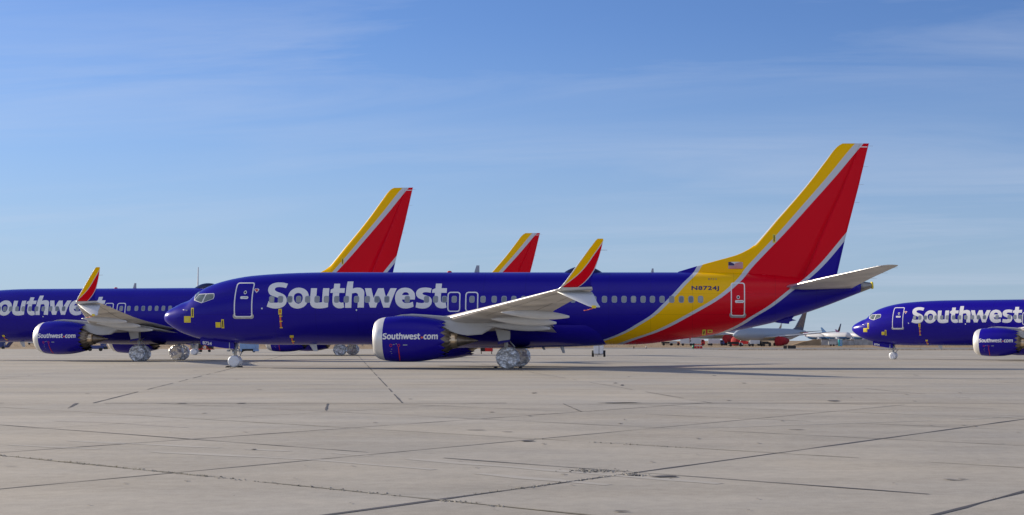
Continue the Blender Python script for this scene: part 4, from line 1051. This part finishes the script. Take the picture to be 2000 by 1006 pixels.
# small dry weeds in the joints
bm = bmesh.new()
def tuft(bm, x, y, z, h, n, spread):
    for _ in range(n):
        a_ = random.uniform(0, 6.28); lean = random.uniform(.1, .8) * h; w_ = h * .06; bx = x + random.gauss(0, spread); by = y + random.gauss(0, spread); hh = h * random.uniform(.5, 1)
        v = [bm.verts.new((bx - w_ * math.sin(a_), by + w_ * math.cos(a_), z)), bm.verts.new((bx + w_ * math.sin(a_), by - w_ * math.cos(a_), z)), bm.verts.new((bx + lean * math.cos(a_), by + lean * math.sin(a_), z + hh))]
        bm.faces.new(v)
for (a_, b_, n) in ((IJ(2, 2), IJ(3.2, 2), 90), (IJ(4, 2), IJ(4, 1.2), 26), (IJ(1.6, 3), IJ(2.5, 3), 12), (IJ(5, 1), IJ(5, .6), 6)):
    for _ in range(n):
        t = random.random(); tuft(bm, a_[0] + (b_[0] - a_[0]) * t, a_[1] + (b_[1] - a_[1]) * t, 0, random.uniform(.01, .035), 5, .012)
o = link('joint_weeds', bm, mat('dry_olive_weeds', (.16, .14, .05), .9)); tag(o, 'tiny dry weeds growing out of the slab joints', 'weeds', kind='stuff')
# dry brush beyond the apron
bm = bmesh.new()
for _ in range(5200):
    y = 262 + 26 * random.random() if random.random() < .35 else random.uniform(374, 640); x = random.uniform(-.50, .26) * y
    if -30 < x and 286 < y < 374: continue
    tuft(bm, x, y, -.30, random.uniform(.15, .42), 5, .25)
o = link('dry_brush', bm, [mat('straw_brush', (.26, .19, .10), .95, var=.3, vscale=.3)]); tag(o, 'straw coloured brush on the dry ground beyond the apron', 'brush', kind='stuff')

# ------------------------------------------------------------------ equipment
def wheel(bm, x, y, z, r_, w_, mi=0, n=18):
    tube(bm, (x, y - w_ / 2, z), (x, y + w_ / 2, z), r_, None, n, mi)
def at(px, Y): return (px - PX) * Y / F
def part(name, fn, m_, par, smooth=False):
    bm = bmesh.new(); fn(bm); return link(name, bm, m_, par, smooth)
# wheeled white service cart
t = empty('service_cart', (at(1169, 136), 136, gz(-7.7, 136)), 0, 'white wheeled service cart on two black tyres under the rear belly', 'cart')
part('cabinet', lambda b: (box(b, -.42, .05, -.5, .5, .28, 1.25, bev=.03), box(b, .09, .44, -.5, .5, .28, 1.25, bev=.03)), M['white'], t)
part('centre_post', lambda b: box(b, .04, .10, -.46, .46, .22, 1.2), M['dark'], t)
part('axle', lambda b: (tube(b, (-.5, 0, .26), (.52, 0, .26), .035), box(b, -.3, .32, -.25, .25, .18, .29), tube(b, (-.05, -.3, .22), (-.05, -.3, .02), .02)), M['steel'], t)
for x_ in (-.52, .54):
    wo = part('wheel', lambda b: tube(b, (x_ - .09, 0, .30), (x_ + .09, 0, .30), .30, None, 22), M['rubber'], t)
    part('rim', lambda b: tube(b, (x_ - .10, 0, .30), (x_ + .10, 0, .30), .13, None, 16), M['white'], wo)
# pale blue cart
Y = 188
t = empty('ground_power_cart', (at(487, Y), Y, 0), 0, 'pale blue boxy ground power cart beside the nose wheel of the front aircraft', 'cart')
part('body', lambda b: box(b, -1.0, 1.0, -.8, .8, .42, 1.7, bev=.06), M['cartblue'], t)
part('skirt', lambda b: (box(b, -1.0, -.72, -.8, .8, .12, .41), box(b, .72, 1.0, -.8, .8, .12, .41)), M['cartblue'], t)
part('underframe', lambda b: box(b, -.71, .71, -.7, .7, .18, .41), M['dark'], t)
part('rail', lambda b: (tube(b, (-1.25, -.7, .1), (-1.25, -.7, 1.3), .03), tube(b, (-1.4, -.7, .1), (-1.4, -.7, 1.2), .03), tube(b, (-1.4, -.7, .9), (-1.0, -.7, .9), .03)), M['white'], t)
for x_ in (-.75, .75): part('wheel', lambda b: wheel(b, x_, -.6, .17, .17, .16), M['rubber'], t)
# red trolley with boxes
Y = 192
t = empty('equipment_trolley', (at(398, Y), Y, 0), 0, 'red framed equipment trolley with dark boxes under the nose of the front aircraft', 'trolley')
part('frame', lambda b: (box(b, -1.7, 1.2, -.6, -.5, .32, .42), box(b, -1.7, 1.2, .5, .6, .32, .42), tube(b, (-2.6, 0, .35), (-1.7, 0, .37), .04), tube(b, (-.2, -.5, .4), (.3, -.5, .95), .035), tube(b, (.3, -.5, .95), (.8, -.5, .42), .035)), M['red'], t)
part('dark_box', lambda b: box(b, -.75, -.15, -.45, .45, .43, 1.5, bev=.03), M['dark'], t); part('dark_box', lambda b: box(b, .45, 1.15, -.45, .45, .43, .85, bev=.03), M['dark'], t)
part('white_tank', lambda b: tube(b, (-.05, -.3, .62), (.25, -.3, .62), .12), M['white'], t)
for x_ in (-1.1, -.2, .9): part('wheel', lambda b: wheel(b, x_, -.55, .17, .17, .15), M['rubber'], t)
t = empty('tan_crate', (at(384, 196), 196, 0), 0, 'tan box on the apron just left of the red trolley', 'crate')
part('crate_body', lambda b: box(b, -.7, .5, -.5, .5, .1, .85, bev=.03), M['tan'], t); part('skid', lambda b: (box(b, -.7, -.55, -.5, .5, 0, .098), box(b, .35, .5, -.5, .5, 0, .098)), M['dark'], t)
# dark tug behind left engine
Y = 210
t = empty('towing_tractor', (at(192, Y), Y, 0), 0, 'low dark blue towing tractor behind the left engine', 'tractor')
part('body', lambda b: (box(b, -1.4, 1.0, -.7, .7, .3, .8, bev=.07), box(b, .5, .95, -.6, .6, .81, 1.2, bev=.05)), M['tugblue'], t)
part('bumper', lambda b: box(b, 1.01, 1.12, -.6, .6, .25, .6), M['dark'], t)
for x_ in (-.9, .6): part('wheel', lambda b: wheel(b, x_, -.68, .24, .24, .2), M['rubber'], t)
# belt loader at the left edge
Y = 300
t = empty('belt_loader', (at(6, Y), Y, -.3), 0, 'dark blue belt loader with a raised ramp at the far left edge', 'loader')
part('chassis', lambda b: (box(b, -2.4, .9, -.7, .7, .35, .62, bev=.05), prism(b, [(.5, .4), (1.0, .42), (2.05, 1.75), (1.6, 1.75)], -.6, .6)), M['tugblue'], t)
part('cab', lambda b: box(b, -.5, .25, -.6, .6, .63, 1.5, bev=.06), M['tugblue'], t); part('post', lambda b: tube(b, (.45, -.5, .6), (.55, -.5, 1.2), .04), M['white'], t)
for x_ in (-1.7, .3): part('wheel', lambda b: wheel(b, x_, -.65, .3, .3, .2), M['rubber'], t)
# dark red box below the engine exhaust
Y = 165
t = empty('heater_unit', (at(951, Y), Y, 0), 0, 'dark red heater unit on legs seen between the engine and main wheels', 'heater')
part('casing', lambda b: box(b, -.62, .62, -.4, .4, .28, .82, bev=.03), M['red'], t)
part('black_end', lambda b: box(b, -.66, -.15, -.42, -.402, .3, .80), M['dark'], t)
part('leg', lambda b: box(b, -.62, -.54, -.38, -.3, 0, .279), M['dark'], t); part('leg', lambda b: box(b, .54, .62, -.38, -.3, 0, .279), M['dark'], t)
# wheel chocks
for (x, y, lab) in ((X0 + 3.60, D - .2, 'black rubber chock ahead of the nose wheel of the front aircraft'), (X0 + 4.26, D - .2, 'black rubber chock behind the nose wheel of the front aircraft'), (X0 + 18.82, D - 2.9, 'black rubber chock ahead of the near main wheels of the front aircraft'), (X0 + 20.16, D - 2.9, 'black rubber chock behind the near main wheels of the front aircraft')):
    bm = bmesh.new(); prism(bm, [(-.11, .004), (.11, .004), (.06, .07), (-.01, .085), (-.07, .06)], -.24, .24)
    bmesh.ops.bevel(bm, geom=bm.edges[:], offset=.008, segments=1, affect='EDGES')
    o = link('wheel_chock', bm, M['rubber']); o.location = (x, y, 0); tag(o, lab, 'chock', 'chocks at the wheels of the front aircraft')
# two black boards beyond the apron
Y = 256
for (px, w_, lab) in ((1533.5, .62, 'smaller of two low black boards beyond the apron edge'), (1546.5, 1.42, 'larger of two low black boards beyond the apron edge')):
    t = empty('marker_board', (at(px, Y), Y, 0), 0, lab, 'board', 'low black boards beyond the apron')
    part('panel', lambda b: box(b, -w_ / 2, w_ / 2, -.06, .06, .08, .62, bev=.02), M['black'], t)
    part('foot', lambda b: (box(b, -w_ / 2 + .05, -w_ / 2 + .15, -.2, .2, -.0, .079), box(b, w_ / 2 - .15, w_ / 2 - .05, -.2, .2, -.0, .079)), M['steel'], t)
# runway edge lights
for px, lab in ((1238, 'small dark edge light in the dry verge, left of two'), (1262, 'small pale topped edge light in the dry verge, right of two')):
    t = empty('edge_light', (at(px, 275), 275, -.3), 0, lab, 'light', 'edge lights in the verge')
    part('stem', lambda b: tube(b, (0, 0, 0), (0, 0, .45), .05, None, 8), M['dark'], t); part('lamp_head', lambda b: tube(b, (0, 0, .451), (0, 0, .72), .11, .09, 10), M['dark'] if px < 1250 else M['steel'], t)
# portable toilet
Y = 470
t = empty('portable_toilet', (at(1641, Y), Y, -.3), 0, 'teal portable toilet by the far fence', 'toilet')
part('cabin', lambda b: box(b, -.62, .62, -.6, .6, 0, 2.1, bev=.04), M['teal'], t); part('roof', lambda b: box(b, -.66, .66, -.64, .64, 2.101, 2.28, bev=.05), M['white'], t); part('door', lambda b: box(b, -.1, .5, -.63, -.602, .1, 1.95), M['cartblue'], t)
# grey trailer left of it
t = empty('utility_trailer', (at(1626, Y), Y, -.3), 0, 'grey mesh sided utility trailer left of the teal toilet', 'trailer')
part('bed', lambda b: box(b, -1.3, 1.1, -.7, .7, .5, 1.5, bev=.03), M['steel'], t); part('drawbar', lambda b: tube(b, (1.1, 0, .55), (2.0, 0, .45), .05), M['dark'], t)
for x_ in (-.6, .3): part('wheel', lambda b: wheel(b, x_, -.72, .3, .3, .2), M['rubber'], t)
# red and green barrels / barrier group
t = empty('barrier', (at(1354, 330), 330, -.3), 0, 'small green drum at the left end of the red barrier', 'drum')
part('drum_body', lambda b: tube(b, (0, 0, 0), (0, 0, .75), .24, None, 14), mat('green_drum_paint', (.03, .22, .10), .5), t)
for k, px in enumerate((1358.5, 1364, 1369.5)):
    t = empty('water_barrier', (at(px, 330), 330, -.3), 0, ('left', 'middle', 'right')[k] + ' one of three red water filled barriers beyond the apron', 'barrier', 'red barriers beyond the apron')
    part('shell', lambda b: prism(b, [(-.29, 0), (.29, 0), (.27, .35), (.22, .5), (.22, .95), (-.22, .95), (-.22, .5), (-.27, .35)], -.22, .22), M['red'], t)
    part('pale_band', lambda b: box(b, -.18, .18, -.235, -.222, .55, .72), M['white'], t)
# fence and berm at right
bm = bmesh.new()
prism(bm, [(0, 0), (26, 0), (26, 2.0), (9, 2.2), (4, 1.2)], -4, 4); bmesh.ops.triangulate(bm, faces=bm.faces[:])
o = link('earth_berm', bm, M['soil']); o.location = (at(1545, 560), 560, -.3); tag(o, kind='structure')
M['mesh'] = mat('grey_fence_mesh', (.34, .34, .35), .8, var=.25, vscale=.8)
t = empty('perimeter_fence', (at(1604, 540), 540, -.3), 0, 'long grey screened fence in front of the distant white aircraft', 'fence')
part('screen', lambda b: [box(b, k * 3.0 + .05, k * 3.0 + 2.95, -.03, .03, .15, 2.05 + .25 * math.sin(k * 1.7)) for k in range(0, 36)], M['mesh'], t)
part('fence_posts', lambda b: [tube(b, (k * 3.0, 0, 0), (k * 3.0, 0, 2.5), .05, None, 6) for k in range(0, 37)], M['steel'], t)
# vehicles in the distance
def truck(px, Y, body, cab, w_, h_, label, z0=-.3, name='parked_truck', cat='truck'):
    t = empty(name, (at(px, Y), Y, z0), 0, label, cat, 'vehicles and gear parked beyond the apron')
    part('cargo_body', lambda b: box(b, -w_ / 2, w_ * .22, -1.1, 1.1, .7, h_, bev=.08), body, t)
    c_o = part('cab', lambda b: prism(b, [(w_ * .24, .5), (w_ / 2, .5), (w_ / 2, h_ * .55), (w_ * .42, h_ * .82), (w_ * .24, h_ * .85)], -1.0, 1.0), cab, t)
    part('cab_window', lambda b: box(b, w_ * .28, w_ * .40, -1.02, -1.001, h_ * .52, h_ * .76), M['dark'], c_o)
    part('chassis', lambda b: box(b, -w_ / 2, w_ / 2, -.9, .9, .38, .499 + .0), M['dark'], t)
    for x_ in (-w_ * .3, w_ * .34): part('wheel', lambda b: wheel(b, x_, -1.0, .42, .42, .3), M['rubber'], t)
truck(1341, 500, M['farwhite'], M['farwhite'], 4.2, 2.6, 'white box truck with pale cab, left of the pair below the tail')
truck(1363, 500, M['farwhite'], M['red'], 4.8, 2.6, 'white box truck with a red cab, right of the pair below the tail')
truck(1318, 520, M['steel'], M['red'], 3.6, 1.5, 'low flatbed truck with a red cab at the left of the far vehicles')
truck(1303, 520, M['dark'], M['farwhite'], 4.0, 1.3, 'low dark flatbed with a white cab, leftmost of the far vehicles')
truck(1399, 505, M['farwhite'], M['tugblue'], 5.6, 2.3, 'pale van beside the left red engine cover')
truck(1478, 450, M['farwhite'], M['dark'], 4.2, 1.9, 'small white truck between the two red engine covers')
truck(1436, 440, M['dark'], M['farwhite'], 4.6, 1.4, 'dark loader with a white cab right of the left red engine cover', name='loader', cat='loader')
truck(1456, 452, M['red'], M['farwhite'], 3.6, 1.6, 'small red truck with a white cab in front of the far aircraft')
truck(1497, 448, M['dark'], M['black'], 2.8, 1.5, 'dark square unit left of the right red engine cover', name='power_unit', cat='power unit')
for k, px in enumerate((64, 96, 128)):
    truck(px * 1.0, 620, (M['farwhite'], M['red'], M['farwhite'])[k], (M['dark'], M['farwhite'], M['farwhite'])[k], 3.4, 1.8, ('distant white van under the left aircraft, leftmost of three', 'distant red van under the left aircraft', 'distant white van under the left aircraft, rightmost of three')[k])

# ------------------------------------------------------------------ distant aircraft
def far_plane(px, Y, th, Ln, dia, zc, fin_h, label, skin, tailm, coverm=None, span=None, belly=None, z0=-.3, name='distant_airliner', group='airliners stored far beyond the apron', er=1.1, dih=.09):
    t = empty(name, (at(px, Y), Y, z0), R(th), label, 'airliner', group)
    r_ = dia / 2
    prof = [(0, .03), (.01, .18), (.03, .42), (.06, .68), (.10, .90), (.15, 1), (.68, 1), (.78, .88), (.88, .58), (.96, .28), (1, .10)]
    bm = bmesh.new(); rows = []
    for s_, k in prof:
        up = r_ * (1 - k) * (.65 if s_ > .5 else -.25)
        rows.append([bm.verts.new((s_ * Ln, k * r_ * math.cos(a_), zc + up + k * r_ * math.sin(a_))) for a_ in [2 * math.pi * i / 24 for i in range(24)]])
    for a, b in zip(rows, rows[1:]):
        for i in range(24):
            f = bm.faces.new((a[i], a[(i + 1) % 24], b[(i + 1) % 24], b[i])); f.smooth = True
            if belly and a[i].co.z < zc - r_ * .45: f.material_index = 1
    bm.faces.new(rows[0]); bm.faces.new(rows[-1])
    link('fuselage', bm, [skin, belly or skin], t)
    zt = zc + r_
    bm = bmesh.new(); prism(bm, [(Ln * .80, zt - .4), (Ln * .85, zt + .3), (Ln * .99, fin_h), (Ln * 1.025, fin_h), (Ln * .965, zt - .6)], -.18, .18); link('fin', bm, tailm, t)
    sp = span or Ln * .45
    for s in (-1, 1):
        bm = bmesh.new()
        loft(bm, [(r_ * .6, Ln * .33, Ln * .19, zc - r_ * .5, .12, 6, 0), (sp * .4, Ln * .44, Ln * .11, zc - r_ * .5 + sp * dih * .3, .11, 6, 0), (sp, Ln * .60, Ln * .035, zc - r_ * .5 + sp * dih, .09, 8, 0)], s, n=6)
        wg = link('wing', bm, [M['farwing'], M['farwhite']], t)
        bm = bmesh.new(); wz = zc - r_ * .5 + sp * dih
        loft(bm, [(sp * 1.001, Ln * .60, Ln * .035, wz, .09, 45, 0), (sp * 1.015, Ln * .63, Ln * .015, wz + sp * .11, .08, 80, 0)], s, n=6); link('winglet', bm, [tailm, tailm], wg)
        bm = bmesh.new(); loft(bm, [(.3, Ln * .87, Ln * .09, zc + r_ * .35, .1, 5, 0), (sp * .36, Ln * .95, Ln * .035, zc + r_ * .35 + .6, .09, 5, 0)], s, n=6); link('stabiliser', bm, [M['farwing'], M['farwing']], t)
        ev = s * sp * .37; eu = Ln * .31; ez = zc - r_ * .5 - er * .75
        bm = bmesh.new(); tube(bm, (eu, ev, ez), (eu + er * 2.6, ev, ez + .1), er, er * .75, 20)
        if coverm:
            bmesh.ops.create_uvsphere(bm, u_segments=16, v_segments=10, radius=er * 1.02, matrix=Matrix.Translation((eu, ev, ez)) @ Matrix.Diagonal((.35, 1, 1, 1)))
            tube(bm, (eu + er * 2.6, ev, ez + .1), (eu + er * 3.7, ev, ez + .25), er * .75, er * .3, 16)
        en = link('engine', bm, coverm or skin, t)
        gz_ = zc - r_
        g = part('landing_gear', lambda b: tube(b, (Ln * .46, s * dia * .75, .5), (Ln * .46, s * dia * .6, gz_ + .6), .16), M['steel'], t)
        for q in (-.6, .6): part('wheel', lambda b: tube(b, (Ln * .46 + q, s * dia * .75 - .3, .5), (Ln * .46 + q, s * dia * .75 + .3, .5), .5, None, 14), M['rubber'], g)
    g = part('landing_gear', lambda b: tube(b, (Ln * .1, 0, .4), (Ln * .1, 0, zc - r_ * .7), .12), M['steel'], t)
    part('wheel', lambda b: tube(b, (Ln * .1, -.4, .42), (Ln * .1, .4, .42), .42, None, 14), M['rubber'], g)
    return t
M['stripetail'] = M['fardark']
fp = far_plane(1432, 480, 55, 46, 4.2, 3.8, 12.3, 'far pale grey airliner with red engine covers and a dark gold streaked tail fin', M['fargrey'], M['fardark'], M['cover'], span=23, er=1.65)
fin = [c for c in fp.children if c.name.startswith('fin')][0]
bm = bmesh.new()
for k in range(4): prism(bm, [(46 * (.875 + k * .024), 6.4), (46 * (.882 + k * .024), 6.4), (46 * (.990 + k * .008), 11.9), (46 * (.987 + k * .008), 11.9)], -.21, -.185)
link('gold_streaks', bm, mat('gold_streak_paint', (.35, .20, .08), .5), fin)
fp = far_plane(1336, 520, 55, 46, 4.4, 4.6, 12.0, 'second far pale airliner, its tail fin with red patches just under the front tail', M['fargrey'], M['farwhite'], M['cover'], span=22, er=1.5, dih=.12)
fin = [c for c in fp.children if c.name.startswith('fin')][0]
bm = bmesh.new(); prism(bm, [(46 * .875, 7.4), (46 * .905, 8.8), (46 * .925, 8.8), (46 * .91, 7.4)], -.21, -.185); prism(bm, [(46 * .94, 7.4), (46 * .955, 9.0), (46 * .975, 9.0), (46 * .965, 7.4)], -.21, -.185)
link('red_patches', bm, M['red'], fin)
for k, (px, Y, th, tm, fh, lab) in enumerate(((1627, 860, 141, M['farpurple'], 7.8, 'small white stored airliner with a purple tail, leftmost of the far right row'), (1663, 840, 138, M['farblue'], 9.3, 'small white stored airliner with the tall blue tail in the far right row'), (1690, 900, 142, M['farpurple'], 8.6, 'small white stored airliner with a purple tail right of the blue tail'), (1716, 880, 140, M['farwhite'], 6.0, 'small white stored airliner nearest the nose of the right aircraft'))):
    far_plane(px, Y, th, 21, 4.2, 4.4, fh, lab, M['farwhite'], tm, None, span=9, belly=M['farblue'], er=.8)
# the slim white mast seen behind the left aircraft's roof
t = empty('slim_mast', (at(383, 170), 170, 0), 0, 'slim pale tapering mast rising behind the roof dome of the left aircraft', 'mast')
part('pole', lambda b: tube(b, (0, 0, 0), (.25, 0, 9.9), .24, .05, 12), M['wing_pale'], t); part('foot_plate', lambda b: box(b, -.4, .4, -.4, .4, 0, .06), M['steel'], t)
